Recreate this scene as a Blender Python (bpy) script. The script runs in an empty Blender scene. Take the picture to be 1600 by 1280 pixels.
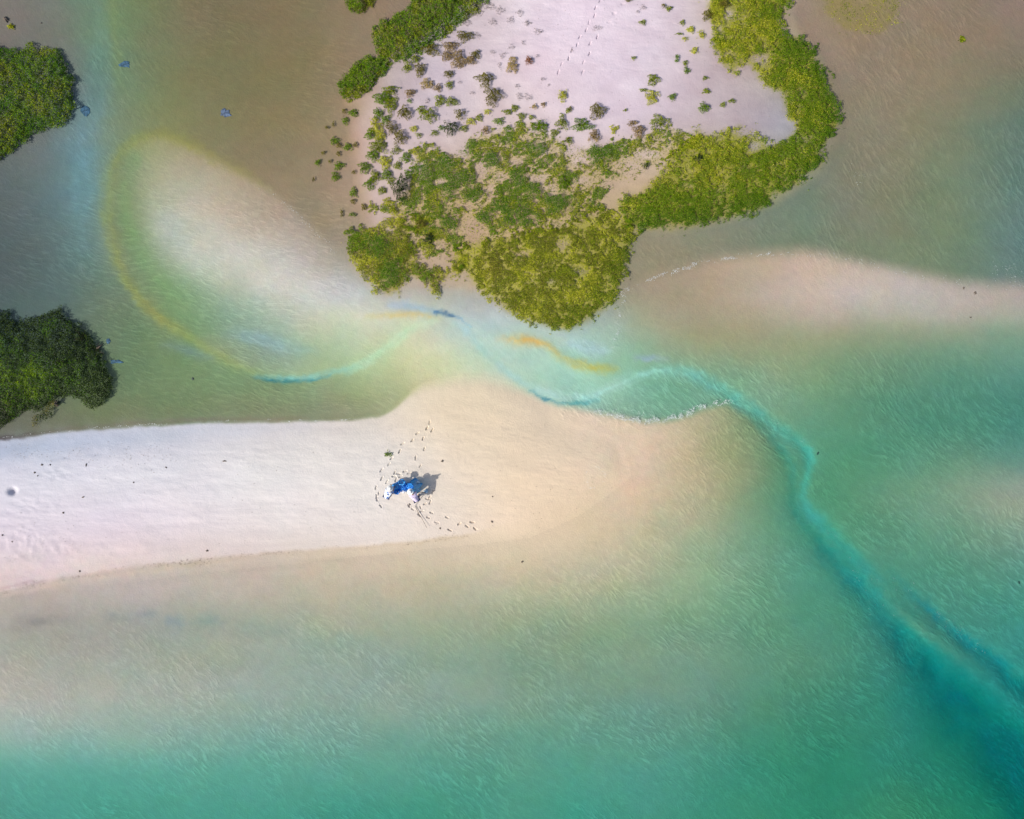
import bpy, bmesh, math, random
import numpy as np
from mathutils import Vector

# ------------------------------------------------------------------ camera, sky, sun, exposure
SC = bpy.context.scene
COL = SC.collection
SCALE = 20.0                      # photo pixels per metre on the water plane
CAM_H = 53.5
def wx(px): return (px - 800.0) / SCALE
def wy(py): return (640.0 - py) / SCALE

cam_d = bpy.data.cameras.new('camera'); cam = bpy.data.objects.new('camera', cam_d); COL.objects.link(cam)
cam.location = (0, 0, CAM_H); cam.rotation_euler = (0, 0, 0)
cam_d.sensor_fit = 'HORIZONTAL'; cam_d.sensor_width = 36.0
cam_d.lens = 36.0 * CAM_H / (1600 / SCALE)
cam_d.clip_start = 0.5; cam_d.clip_end = 3000
SC.camera = cam

SUN_EL = math.radians(39); SH_AZ = math.radians(30)      # shadows fall up and to the right
world = bpy.data.worlds.new('World'); SC.world = world; world.use_nodes = True
wn = world.node_tree
sky = wn.nodes.new('ShaderNodeTexSky'); sky.sky_type = 'NISHITA'; sky.sun_disc = False
sky.sun_elevation = SUN_EL; sky.sun_rotation = math.atan2(-math.cos(SH_AZ), -math.sin(SH_AZ))
sky.air_density = 1.0; sky.dust_density = 2.5
bg = wn.nodes['Background']; bg.inputs[1].default_value = 0.12
wn.links.new(sky.outputs[0], bg.inputs[0])
sun_d = bpy.data.lights.new('sun', 'SUN'); sun_d.energy = 3.6; sun_d.angle = math.radians(0.6); sun_d.color = (1.0, 0.95, 0.87)
sun = bpy.data.objects.new('sun', sun_d); COL.objects.link(sun)
sun.rotation_euler = Vector((math.cos(SH_AZ) * math.cos(SUN_EL), math.sin(SH_AZ) * math.cos(SUN_EL), -math.sin(SUN_EL))).to_track_quat('-Z', 'Y').to_euler()
sun.location = (-60, -40, 80)
SC.view_settings.view_transform = 'Standard'; SC.view_settings.look = 'None'
SC.view_settings.exposure = 0.30; SC.view_settings.gamma = 1.0
SC.view_settings.use_curve_mapping = False
SC.cycles.max_bounces = 4; SC.cycles.diffuse_bounces = 2; SC.cycles.transparent_max_bounces = 12; SC.cycles.volume_bounces = 0
SC.cycles.caustics_reflective = False; SC.cycles.caustics_refractive = False

# ------------------------------------------------------------------ FIELDS (plan of the place, in plan units of 5 cm)
#BEGIN_FIELDS
RT = np.random.RandomState(7).rand(256, 256).astype(np.float32)
def vnoise(x, y, s=0):
    x = np.asarray(x, np.float32) + 37.3 * s + 1000; y = np.asarray(y, np.float32) + 91.7 * s + 1000
    xi = np.floor(x).astype(np.int32); yi = np.floor(y).astype(np.int32)
    fx = x - xi; fy = y - yi
    fx = fx * fx * (3 - 2 * fx); fy = fy * fy * (3 - 2 * fy)
    a = RT[yi & 255, xi & 255]; b = RT[yi & 255, (xi + 1) & 255]
    c = RT[(yi + 1) & 255, xi & 255]; d = RT[(yi + 1) & 255, (xi + 1) & 255]
    return (a * (1 - fx) + b * fx) * (1 - fy) + (c * (1 - fx) + d * fx) * fy
def fbm(x, y, o=4, s=0):
    r = 0; a = .5; t = 0
    for i in range(o):
        r = r + a * vnoise(x, y, s + i * 3); t += a; x = x * 2.03; y = y * 2.03; a *= .55
    return r / t
def sstep(a, b, x):
    t = np.clip((x - a) / (b - a), 0, 1); return t * t * (3 - 2 * t)
def s2l(c):
    c = np.clip(np.asarray(c, np.float32) / 255., 0, 1)
    return np.where(c <= .04045, c / 12.92, ((c + .055) / 1.055) ** 2.4)

STEP = 2.0
FX0, FX1, FY0, FY1 = -300., 1900., -260., 1540.
fxs = np.arange(FX0, FX1 + .1, STEP, dtype=np.float32); fys = np.arange(FY0, FY1 + .1, STEP, dtype=np.float32)
GX, GY = np.meshgrid(fxs, fys)
def blur(a, sig):
    r = max(1, int(round(sig / STEP * 1.0)))
    for _ in range(3):
        for ax in (0, 1):
            p = [(0, 0)] * a.ndim; p[ax] = (r + 1, r)
            c = np.cumsum(np.pad(a, p, mode='edge'), axis=ax, dtype=np.float64)
            n = c.shape[ax]
            hi = np.take(c, np.arange(2 * r + 1, n), axis=ax); lo = np.take(c, np.arange(0, n - 2 * r - 1), axis=ax)
            a = ((hi - lo) / (2 * r + 1)).astype(np.float32)
    return a
def sample(F, px, py):
    x = np.clip((px - FX0) / STEP, 0, F.shape[1] - 1.001); y = np.clip((py - FY0) / STEP, 0, F.shape[0] - 1.001)
    xi = x.astype(np.int32); yi = y.astype(np.int32); fx = (x - xi); fy = (y - yi)
    if F.ndim == 3: fx = fx[..., None]; fy = fy[..., None]
    return (F[yi, xi] * (1 - fx) + F[yi, xi + 1] * fx) * (1 - fy) + (F[yi + 1, xi] * (1 - fx) + F[yi + 1, xi + 1] * fx) * fy

def parse(t):
    rows = []
    for line in t.strip().splitlines():
        y, rest = line.split('|')
        pts = []
        for it in rest.split(';'):
            it = it.strip()
            if it:
                x, c = it.split(':'); pts.append((float(x),) + tuple(float(v) for v in c.split(',')))
        rows.append((float(y), np.array(sorted(pts))))
    return rows
def table(t, X, Y, sig=22):
    rows = parse(t); ys = np.array([r[0] for r in rows])
    R = np.stack([np.stack([np.interp(fxs, r[1][:, 0], r[1][:, k]) for k in (1, 2, 3)], -1) for r in rows])  # rows, x, 3
    j = np.clip(np.searchsorted(ys, fys) - 1, 0, len(ys) - 2); f = np.clip((fys - ys[j]) / (ys[j + 1] - ys[j]), 0, 1)[:, None, None]
    out = (R[j] * (1 - f) + R[j + 1] * f).astype(np.float32)
    out = blur(out, sig)
    return np.stack([sample(out[..., k], X, Y) for k in range(3)], -1)

T_UP = """
-40|0:128,120,112;100:122,124,112;160:118,138,108;200:116,126,89;300:124,114,88;400:126,114,85;500:134,120,91;600:145,126,106;1250:165,140,128;1300:146,131,94;1400:146,129,103;1500:144,127,109;1600:146,125,115
40|0:125,118,110;60:120,118,112;110:118,126,112;155:112,142,112;200:118,128,91;300:124,115,86;400:126,114,83;500:134,120,89;560:145,126,104;1250:160,138,124;1340:148,131,105;1400:148,131,109;1500:144,127,107;1600:142,125,111
110|0:112,112,106;110:115,118,112;150:114,138,126;200:114,130,103;300:124,120,83;400:126,118,83;500:136,121,86;560:150,130,108;1300:146,131,113;1400:148,131,109;1500:141,129,104;1600:124,121,99
190|0:106,108,102;60:113,116,110;130:116,142,150;180:124,138,108;250:128,134,91;300:130,126,89;400:129,120,86;500:142,127,95;560:165,142,120;1330:138,131,111;1400:140,133,109;1500:126,130,105;1600:104,125,111
300|0:93,102,104;60:103,114,114;130:108,140,150;165:118,142,125;220:135,140,110;350:140,128,100;450:148,132,106;500:150,132,105;540:165,144,120;560:172,150,128;1260:116,132,116;1340:130,128,110;1400:130,130,105;1500:118,135,110;1600:105,128,120
400|0:83,92,94;60:93,104,104;130:104,130,128;180:125,142,112;300:140,150,120;450:152,140,118;540:158,144,124;600:160,148,130;980:150,140,116;1050:150,140,115;1200:120,132,112;1280:120,132,110;1350:122,132,108;1420:122,135,108;1500:115,132,110;1600:102,128,126
460|0:80,92,91;100:92,110,108;180:112,128,105;230:118,138,108;300:130,150,120;600:182,184,182;700:172,166,160;900:160,162,150;980:155,150,125;1050:158,142,116;1150:172,152,128;1250:188,165,146;1350:190,168,154;1450:182,163,148;1550:174,158,140;1600:172,157,140
510|60:88,106,102;100:98,114,104;200:112,130,98;260:118,138,100;330:130,158,118;600:212,214,192;650:210,212,180;700:190,210,212;750:184,202,208;800:186,195,195;860:180,195,190;930:168,196,200;980:150,172,155;1020:155,155,125;1100:158,152,122;1250:164,157,130;1350:162,158,132;1450:154,158,132;1550:146,158,134;1600:140,158,136
555|0:95,110,95;200:106,126,95;300:118,142,102;360:125,150,112;600:195,214,170;650:216,216,172;700:215,220,178;750:190,220,202;800:176,214,200;850:176,206,186;900:168,204,186;960:160,195,170;1000:142,180,152;1050:148,166,138;1150:150,155,120;1250:138,160,120;1350:120,150,118;1450:114,150,122;1550:114,150,128;1600:110,150,130
600|0:105,118,90;200:110,130,94;300:122,144,100;400:126,150,112;500:138,164,126;550:150,168,128;600:166,180,132;640:195,195,150;700:226,220,185;760:222,220,186;800:205,220,188;850:168,216,196;900:165,214,194;950:156,202,178;1000:130,184,160;1050:110,168,142;1100:110,165,138;1150:118,165,140;1200:132,165,140;1250:130,160,126;1350:108,146,116;1450:94,140,120;1550:90,140,122;1600:86,138,125
650|0:104,104,92;60:112,112,92;150:120,126,90;300:122,136,98;400:132,138,104;500:142,142,110;580:155,152,115;640:190,185,145;800:200,215,185;900:165,200,180;960:148,180,166;1020:128,170,144;1080:130,168,145;1150:128,165,140;1250:112,156,130;1350:94,142,116;1450:86,138,116;1550:82,136,118;1600:80,134,122
710|0:104,104,92;1000:128,170,145;1250:90,150,125;1300:88,146,114;1400:86,145,118;1500:98,146,124;1600:94,140,128
770|1250:85,145,115;1290:86,142,110;1350:100,146,116;1450:126,156,130;1550:152,162,142;1600:164,168,152
830|1280:80,145,118;1350:92,146,118;1450:104,150,124;1530:118,153,130;1600:136,156,138
880|1300:80,140,118;1370:84,140,120;1450:92,148,124;1600:102,147,130
940|1350:75,135,116;1430:76,136,118;1500:86,146,128;1600:80,145,130
1000|1400:70,132,116;1480:70,134,120;1540:70,140,130;1600:70,142,130
1080|1450:45,128,116;1520:50,132,122;1580:50,136,130;1620:52,136,130
1200|1500:20,120,112;1600:24,124,118
1300|1500:20,120,108;1600:24,124,110
"""
T_OVAL = """
200|160:140,142,95;260:150,148,105;400:150,140,110
250|160:126,133,104;200:132,141,110;230:152,158,122;280:172,164,138;330:168,154,126;400:160,146,118
300|160:124,135,108;190:130,141,106;215:145,153,120;250:178,180,160;300:190,182,165;350:186,172,150;400:172,155,132;460:160,146,125
360|165:126,137,108;200:128,145,106;230:142,159,130;260:178,185,174;310:202,198,184;360:200,190,175;420:188,175,158;480:170,156,138
410|180:130,139,106;220:126,149,112;260:140,163,136;300:180,189,174;360:206,206,196;420:206,202,194;470:194,186,178;520:176,166,152
450|190:130,137,104;240:126,149,108;290:130,157,122;340:158,171,148;390:194,199,186;440:208,210,200;490:210,208,206;540:198,196,200;600:184,190,196
500|220:130,139,98;260:125,149,104;310:124,151,114;350:132,159,138;400:152,173,154;450:176,185,164;500:200,203,182;560:212,216,192;620:210,212,190
545|280:138,145,100;330:140,155,112;370:142,161,132;410:138,163,152;450:146,171,152;500:164,185,152;550:182,197,164;600:196,205,170;660:212,216,176
590|350:140,155,112;420:148,167,132;470:158,177,140;520:165,183,142;580:180,195,154;640:200,209,166
"""
T_LOW = """
600|0:200,202,215;300:215,214,222;600:222,212,196;680:236,220,194;760:234,218,190;850:230,214,190;950:222,204,182;1050:195,185,158;1130:168,170,138;1200:118,160,128
650|0:196,200,216;100:202,205,220;200:208,210,222;300:214,213,222;400:220,216,220;500:224,216,212;600:226,214,200;680:234,216,190;760:237,217,190;850:234,214,190;950:228,208,184;1020:212,194,168;1080:190,182,150;1130:166,168,132;1180:124,155,120;1230:90,150,124
700|0:204,206,222;100:208,210,224;200:214,214,226;300:220,218,226;400:226,222,222;500:229,222,218;600:232,225,220;660:234,222,208;720:237,219,196;800:238,217,190;900:234,213,187;1000:223,201,178;1050:204,188,158;1100:176,172,136;1150:150,160,120;1200:120,150,115;1240:84,148,118;1300:84,148,118
750|0:222,220,232;100:226,224,234;200:231,228,235;400:236,232,233;600:236,229,222;700:236,221,204;800:239,217,190;900:236,213,186;960:230,205,180;1010:220,196,170;1060:203,184,154;1100:180,172,140;1150:150,160,125;1200:110,148,115;1240:84,144,116;1300:82,145,118
820|0:226,216,228;200:226,213,225;400:231,221,222;600:233,223,218;700:231,217,206;800:240,217,192;880:229,206,176;950:214,196,164;1020:193,184,154;1100:164,171,141;1200:110,155,125;1260:76,146,122;1320:70,142,118
870|0:224,209,218;100:226,208,212;200:226,207,205;300:218,198,188;400:212,193,180;500:216,197,177;600:221,202,180;700:221,202,177;800:222,203,173;900:209,194,166;1000:187,183,156;1100:149,171,141;1200:110,155,130;1280:78,146,124;1340:66,140,122
905|0:216,196,192;100:206,188,182;200:200,184,176;300:196,182,172;400:194,182,166;500:196,184,162;600:200,186,162;700:196,184,158;800:197,187,160;900:185,180,151;1000:167,176,146;1100:141,169,138;1200:110,155,128;1300:76,145,125;1380:60,138,122
935|0:192,178,170;100:188,176,170;200:185,175,170;300:184,175,165;400:182,176,160;500:184,177,156;600:184,179,156;700:178,177,152;800:179,180,153;900:169,176,146;1000:154,172,142;1100:135,167,136;1200:106,153,126;1300:80,145,122;1400:55,134,122
970|0:163,160,152;60:152,148,142;150:156,156,150;250:150,155,148;350:155,161,150;450:156,166,150;550:164,171,150;700:160,168,143;800:150,165,139;900:140,162,133;1000:130,160,130;1100:118,158,128;1200:100,150,122;1300:85,145,120;1400:58,134,118
1030|0:160,162,151;60:160,162,151;120:160,162,151;200:160,163,153;300:159,165,150;400:154,165,153;500:149,165,153;600:144,163,150;700:139,161,143;800:129,155,132;900:129,155,130;1000:130,154,132;1100:121,153,132;1200:102,146,122;1300:89,141,118;1400:65,134,122;1450:39,127,122
1090|0:176,168,163;100:171,170,161;200:164,170,161;300:161,170,161;400:154,168,159;500:148,165,153;600:146,165,153;700:141,162,149;800:131,157,139;900:121,155,136;1000:119,151,135;1100:108,147,129;1200:88,140,115;1300:74,136,114;1400:57,132,116;1500:20,122,112
1150|0:147,171,162;100:145,171,164;200:142,169,160;300:137,166,157;400:129,163,152;500:125,161,150;600:119,159,144;700:115,157,140;800:109,154,134;900:102,153,134;1000:102,150,134;1100:93,146,127;1200:74,139,112;1300:61,133,108;1400:59,133,114;1500:28,124,108;1600:10,118,108
1210|0:79,155,141;100:84,157,144;200:88,158,144;300:96,160,144;400:94,158,141;500:99,158,141;600:96,155,137;700:89,152,134;800:94,152,131;900:86,152,134;1000:87,151,136;1100:76,145,127;1200:63,138,113;1300:54,133,106;1400:57,133,111;1500:46,130,108;1570:20,120,108;1620:10,116,110
1280|0:56,144,130;100:66,149,133;200:71,151,133;300:76,151,133;400:76,151,133;500:71,149,130;600:67,145,126;700:73,147,126;800:81,149,128;900:71,149,128;1000:76,146,128;1100:69,141,119;1200:62,138,110;1300:55,133,104;1400:67,138,106;1500:50,132,100;1560:40,128,102;1620:20,122,102
"""
T_ISL = """
-60|640:205,190,192;760:215,200,204;850:228,213,222;950:234,216,230;1050:222,204,216;1120:205,188,182;1200:190,168,150
40|600:190,172,168;680:200,186,192;760:215,200,205;850:234,217,230;950:233,216,230;1040:222,205,216;1100:205,188,186;1180:195,176,160;1260:165,148,125
110|560:165,145,125;620:190,174,174;680:206,192,204;750:220,203,210;850:236,216,226;950:232,216,230;1050:215,197,208;1150:192,174,176;1250:160,150,120
200|545:182,152,134;580:196,172,165;610:204,186,192;700:210,193,198;800:220,200,200;900:224,207,217;1000:216,200,212;1100:193,177,182;1160:185,170,178;1220:176,176,194;1290:150,140,120
270|545:180,150,130;590:198,178,178;640:205,185,182;700:203,178,165;800:205,178,158;900:205,180,168;1000:200,175,150;1100:182,165,135;1280:140,140,115
330|550:176,150,128;585:196,176,178;650:190,165,140;750:198,168,144;850:200,172,148;950:190,168,132;1050:170,155,110;1150:150,148,110;1280:130,138,115
400|560:170,152,130;650:192,166,140;750:185,160,132;850:175,158,115;950:160,150,105;1000:150,140,112
470|600:176,172,165;700:172,160,148;800:160,158,130;900:150,152,115;1000:146,148,122
"""
def pl(s): return np.array([[float(v) for v in p.split(',')] for p in s.split()], np.float32)
C1 = pl('-400,712 0,686 60,680 150,671 250,665 350,661 450,660 550,657 595,652 620,637 640,615 670,600 710,592 760,592 800,602 830,615 860,630 920,640 960,650 1010,659 1060,655 1100,640 1140,630 1170,642 1220,690 1250,730 1268,790 1300,830 1360,890 1450,985 1600,1130 1900,1440')
C2 = pl('900,480 940,470 975,455 1010,438 1060,422 1110,408 1150,402 1200,396 1250,394 1290,397 1340,408 1400,422 1450,432 1500,440 1600,447 1900,470')
P_OVAL = pl('345,250 300,226 250,210 210,220 182,250 168,300 170,360 186,420 210,460 240,490 280,518 320,545 370,572 420,590 480,590 540,578 600,546 640,512 690,492 660,480 610,466 570,440 545,410 500,365 450,318 400,282')
P_ISL = pl('575,345 566,300 560,250 552,200 560,168 548,150 600,92 680,42 760,-50 790,-300 1270,-300 1255,-40 1240,20 1262,62 1290,110 1308,190 1285,268 1180,332 1060,358 990,363 970,445 900,512 800,492 745,455 640,450 590,450 552,400')

def seg_dist(P, X, Y, closed=False):
    best = np.full(X.shape, 1e9, np.float32); bi = np.zeros(X.shape, np.float32)
    n = len(P)
    for i in range(n if closed else n - 1):
        a = P[i]; b = P[(i + 1) % n]; d = b - a; L = float(d @ d) + 1e-9
        t = np.clip(((X - a[0]) * d[0] + (Y - a[1]) * d[1]) / L, 0, 1)
        dist = (X - a[0] - t * d[0]) ** 2 + (Y - a[1] - t * d[1]) ** 2
        m = dist < best; best = np.where(m, dist, best); bi = np.where(m, i + t, bi)
    return np.sqrt(best), bi
def inside(P, X, Y):
    r = np.zeros(X.shape, bool); n = len(P)
    for i in range(n):
        x1, y1 = P[i]; x2, y2 = P[(i + 1) % n]
        if y1 == y2: continue
        c = ((Y < y1) != (Y < y2)) & (X < (x2 - x1) * (Y - y1) / (y2 - y1) + x1); r ^= c
    return r
def sdf(P, X, Y):
    d, _ = seg_dist(P, X, Y, True); return np.where(inside(P, X, Y), d, -d)
def smooth_poly(P, n=6, closed=False):
    P = np.asarray(P, np.float32); m = len(P); out = []
    for i in range(m if closed else m - 1):
        if closed: p0, p1, p2, p3 = P[i - 1], P[i], P[(i + 1) % m], P[(i + 2) % m]
        else: p0, p1, p2, p3 = P[max(i - 1, 0)], P[i], P[i + 1], P[min(i + 2, m - 1)]
        for k in range(n):
            t = k / n
            out.append(.5 * ((2 * p1) + (-p0 + p2) * t + (2 * p0 - 5 * p1 + 4 * p2 - p3) * t * t + (-p0 + 3 * p1 - 3 * p2 + p3) * t ** 3))
    if not closed: out.append(P[-1])
    return np.array(out, np.float32)

# a gentle warp so that no border is a clean curve
WX = GX + (fbm(GX / 60, GY / 60, 4, 1) - .5) * 22; WY = GY + (fbm(GX / 60, GY / 60, 4, 2) - .5) * 16
SX = GX + (fbm(GX / 14, GY / 14, 3, 5) - .5) * 5; SY = GY + (fbm(GX / 14, GY / 14, 3, 6) - .5) * 5
LX = GX + (WX - GX) * .3 + (SX - GX) * .6; LY = GY + (WY - GY) * .3 + (SY - GY) * .6

C3 = pl('-400,980 0,926 60,911 150,896 250,881 350,869 450,861 550,855 650,846 740,832 800,814')
d3 = LY - np.interp(LX, C3[:, 0], C3[:, 1])
tide = sstep(860, 700, LX)
Wlow = WY * (1 - tide) + (GY + (WY - GY) * .4) * tide + 24 * tide * np.tanh(d3 / 2.0) * np.exp(-np.abs(d3) / 28)
up = table(T_UP, WX, WY); low = table(T_LOW, WX, Wlow, 14); ov = table(T_OVAL, WX, WY, 14); isl = table(T_ISL, WX, WY, 16)
# above the sandbar edge the water of the upper right; below it the bar
bar_top = np.interp(LX, C2[:, 0], C2[:, 1])
T = up.copy()
shift_rows = table(T_UP, WX, np.minimum(WY, 392), 14)          # water colour carried down to the bar edge
mC2 = sstep(-20, 14, LY - bar_top)
fade = sstep(955, 1010, LX)[..., None] * sstep(560, 470, LY)[..., None]
upper = T * (1 - fade) + shift_rows * fade
barc = table("""
380|960:155,144,120;1050:165,150,128;1150:179,160,138;1250:195,174,154;1350:191,174,156;1450:181,166,150;1600:173,160,148
425|960:155,146,123;1050:167,151,128;1150:183,164,142;1250:199,178,160;1350:199,182,168;1450:187,174,162;1600:175,163,154
455|960:157,151,128;1050:167,153,130;1150:183,166,144;1250:201,184,172;1300:205,190,182;1400:199,186,180;1480:189,178,174;1600:177,166,158
480|960:156,158,134;1050:163,153,128;1150:173,162,138;1250:185,172,154;1330:191,180,170;1430:189,180,174;1520:183,174,166;1600:173,166,156
505|960:155,168,144;1050:160,155,129;1150:165,158,132;1250:173,164,142;1350:173,168,150;1450:169,168,152;1600:161,166,152
540|960:155,186,163;1050:155,164,138;1150:157,160,130;1250:147,160,130;1350:133,156,130;1450:125,156,134;1600:121,156,140
""", WX, WY, 14)
barw = sstep(530, 490, LY)[..., None] * sstep(955, 1030, LX)[..., None]
lower = T * (1 - barw) + barc * barw
T = upper * (1 - mC2[..., None]) + lower * mC2[..., None]
so = sdf(smooth_poly(P_OVAL, 5, True), LX, LY)
ovsoft = 9 + 30 * sstep(430, 640, LX)
T = T + (ov - T) * sstep(-ovsoft * .6, ovsoft, so)[..., None]
C1y = np.interp(LX, C1[:, 0], C1[:, 1])
soft = 2.5 + 12 * sstep(600, 700, LX) - 7 * sstep(790, 840, LX) + 18 * sstep(1130, 1220, LX)
mLow = sstep(-1, 1, (LY - C1y) / soft * .8)
ds = LY - C1y
drift = (fbm(GX / 110, ds / 6.5, 4, 81) - .5) * 15 * sstep(720, 560, LX) * sstep(0, 8, ds) * sstep(260, 200, ds)
low = low + drift[..., None] * np.array([1.0, .95, .8], np.float32)
T = T * (1 - mLow[..., None]) + low * mLow[..., None]
si = sdf(smooth_poly(P_ISL, 4, True), LX, LY)
isoft = np.where(LX < 600, 24, 12)
mIsl = sstep(-isoft * .8, isoft * .8, si)
isl = isl + ((fbm(GX / 34, GY / 28, 4, 87) - .5) * 26)[..., None] * np.array([.8, 1.0, .9], np.float32)       # damp and dry patches
T = T + (isl - T) * mIsl[..., None]
G = [  # polygon, density, leaf height, zone
 ('1100,-60 1100,0 1096,30 1106,48 1105,78 1120,102 1140,128 1165,113 1185,140 1213,155 1218,185 1232,195 1226,212 1200,222 1160,195 1110,208 1085,200 1060,222 1036,236 1030,262 1000,292 965,308 960,330 985,360 1070,362 1110,350 1150,344 1195,330 1215,310 1250,295 1262,278 1288,260 1290,236 1300,215 1314,195 1311,160 1299,128 1283,100 1274,72 1250,57 1224,47 1238,0 1262,-60', .93, .28, 0),
 ('965,326 930,326 880,348 800,362 745,372 705,392 700,425 722,432 745,456 772,478 800,498 850,514 890,521 920,504 950,488 970,460 984,420 995,380 1000,360', .87, .16, 1),
 ('562,352 592,346 625,325 665,345 655,385 668,415 722,415 724,434 692,444 698,458 690,466 672,462 662,446 640,442 630,460 610,466 590,460 570,440 548,415 536,386 541,362', .90, .26, 2),
 ('575,335 580,318 620,310 640,268 640,235 665,226 700,236 722,232 740,212 790,200 830,190 880,222 935,225 985,212 1045,196 1090,212 1080,240 960,296 940,335 880,360 760,385 690,410 640,395 622,345', .83, .17, 3),
 ('1285,-60 1283,12 1296,34 1318,52 1350,60 1385,56 1405,36 1412,0 1415,-60', .55, .10, 4),
]
CLEAR = [(725,243,8,11),(752,268,10,20),(783,281,9,8),(768,304,9,15),(740,362,22,20),(690,288,8,5),(688,386,11,9),(840,283,20,10),(858,298,13,9),(806,258,13,6),(876,385,13,10),(816,399,15,6),(643,345,6,9),(647,372,8,13),(700,234,11,10),(890,238,14,10),(685,222,14,12),(905,255,14,10),(908,286,14,8),(990,268,30,14),(1010,245,20,8),(850,240,8,6),(1186,96,14,10),(1165,210,22,7),(1175,232,12,8),(655,262,8,6),(950,290,14,8),(728,325,12,5),(770,250,7,10),(832,208,8,6),(610,360,8,5),(1135,28,9,8),(1345,-30,22,34),(905,425,10,6),(860,440,8,5)]
# leaf litter and algae film between the plants
for (poly, dens_, hh_, zi_) in G:
    lc = np.array([(152, 152, 62), (172, 166, 80), (160, 150, 78), (192, 172, 116), (146, 134, 78)][zi_], np.float32); la = (.85, .9, .75, .55, .6)[zi_]
    Pg = smooth_poly(pl(poly), 3, True); q0 = Pg.min(0) - 30; q1 = Pg.max(0) + 30
    i0, i1 = np.searchsorted(fxs, [q0[0], q1[0]]); j0, j1 = np.searchsorted(fys, [q0[1], q1[1]]); sl = (slice(j0, j1), slice(i0, i1))
    X_, Y_ = LX[sl], LY[sl]
    D_ = sstep(3, 15, sdf(Pg, X_ + (fbm(X_ / 8, Y_ / 8, 2, 72) - .5) * 12, Y_ + (fbm(X_ / 8, Y_ / 8, 2, 73) - .5) * 12))
    for (cx, cy, rx, ry) in CLEAR: D_ = D_ * (1 - .95 * np.exp(-(((X_ - cx) / rx) ** 2 + ((Y_ - cy) / ry) ** 2) ** 2))
    m = (la * D_ * np.clip(.35 + 1.2 * fbm(X_ / 12, Y_ / 12, 3, 71), 0, 1))[..., None]
    T[sl] = T[sl] * (1 - m) + lc * m

def band(pts, blend=1.0, breakup=.35, seed=0, warp=1.0, rag=1.0, wid=1.0, braid=.9, tone=30.):
    """pts: x,y,half-width,r,g,b,opacity along a mat or a channel"""
    global T
    A = smooth_poly(np.array(pts, np.float32), 6)
    x0, x1 = A[:, 0].min() - 130, A[:, 0].max() + 130; y0, y1 = A[:, 1].min() - 130, A[:, 1].max() + 130
    i0, i1 = np.searchsorted(fxs, [x0, x1]); j0, j1 = np.searchsorted(fys, [y0, y1])
    sl = (slice(j0, j1), slice(i0, i1))
    X = GX[sl] + (LX - GX)[sl] * warp; Y = GY[sl] + (LY - GY)[sl] * warp
    X = X + (fbm(X / 5, Y / 5, 2, 13 + seed) - .5) * 5 * rag; Y = Y + (fbm(X / 5, Y / 5, 2, 14 + seed) - .5) * 5 * rag
    d, t = seg_dist(A[:, :2], X, Y)
    q = np.arange(len(A)); arc = np.concatenate([[0], np.cumsum(np.linalg.norm(np.diff(A[:, :2], axis=0), axis=1))])
    ti = np.clip(t.astype(int), 0, len(A) - 2); dv = A[ti + 1, :2] - A[ti, :2]
    sg = np.sign((X - A[ti, 0]) * dv[..., 1] - (Y - A[ti, 1]) * dv[..., 0]); a_ = np.interp(t, q, arc)
    w = np.interp(t, q, A[:, 2]) * wid; op = np.interp(t, q, A[:, 6])
    c = np.stack([np.interp(t, q, A[:, 3 + k]) for k in range(3)], -1)
    strand = fbm(a_ / 34 + seed, sg * d / np.maximum(w, 3) * 1.8 + 9, 4, 15 + seed) - .5
    w = w * (1 + .5 * (fbm(a_ / 22 + 3 * seed, a_ * 0, 3, 16 + seed) - .5) + .4 * strand)
    m = np.exp(-(d / w) ** 2 * 1.1) * op * (1 - breakup + breakup * 2 * (fbm(X / 16, Y / 16, 3, 11 + seed) - .15)) * (1 + braid * strand) * blend
    c = c + (strand * tone)[..., None]
    m = np.clip(m, 0, 1)[..., None]
    T[sl] = T[sl] * (1 - m) + c * m

# rim of the pale oval shoal: yellow-green algae
band([(450,320,10,160,150,120,.3),(395,280,10,152,148,95,.7),(330,245,11,150,146,82,.8),(290,222,11,150,148,80,.9),(250,208,11,148,148,84,.9),(210,220,12,140,148,84,.8),(182,250,13,140,148,88,.8),(168,300,13,138,150,90,.8),(170,360,13,142,152,88,.8),(186,420,12,146,152,86,.8),(210,460,10,146,152,86,.95),(240,490,10,152,152,84,1),(280,518,10,148,158,90,.9),(320,545,10,150,164,96,.75),(370,572,9,152,168,104,.7),(420,590,6,150,172,120,.4)], seed=1, wid=.85, tone=12, blend=.72, breakup=.3, rag=1.6)
band([(120,-40,26,116,138,118,.5),(150,60,24,112,142,124,.6),(145,140,22,112,142,140,.6),(130,220,22,114,146,156,.6),(128,300,22,110,146,154,.6),(125,360,18,108,138,144,.5),(140,420,14,112,138,130,.3)], seed=2, tone=14)
band([(170,-40,9,126,136,92,.5),(182,80,12,122,138,96,.6),(190,150,12,124,140,104,.4)], seed=3, tone=14)
band([(205,250,20,128,152,106,.7),(192,310,20,128,154,104,.7),(205,370,22,126,156,104,.7),(240,430,24,124,158,106,.6),(290,480,24,126,160,108,.5)], seed=21, wid=.75, tone=12, blend=.8)
band([(245,320,16,182,190,180,.2),(262,365,22,190,200,196,.45),(290,400,24,196,204,200,.45),(340,430,24,200,206,200,.3)], seed=24, tone=4, braid=.3)
band([(350,520,10,142,172,164,.3),(400,530,13,146,176,180,.7),(445,542,12,150,180,182,.7),(490,548,9,152,186,172,.3)], seed=25, tone=12)
band([(255,540,8,118,140,140,.4),(290,548,9,122,146,146,.6),(330,560,8,122,148,140,.4)], seed=26, tone=12)
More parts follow.
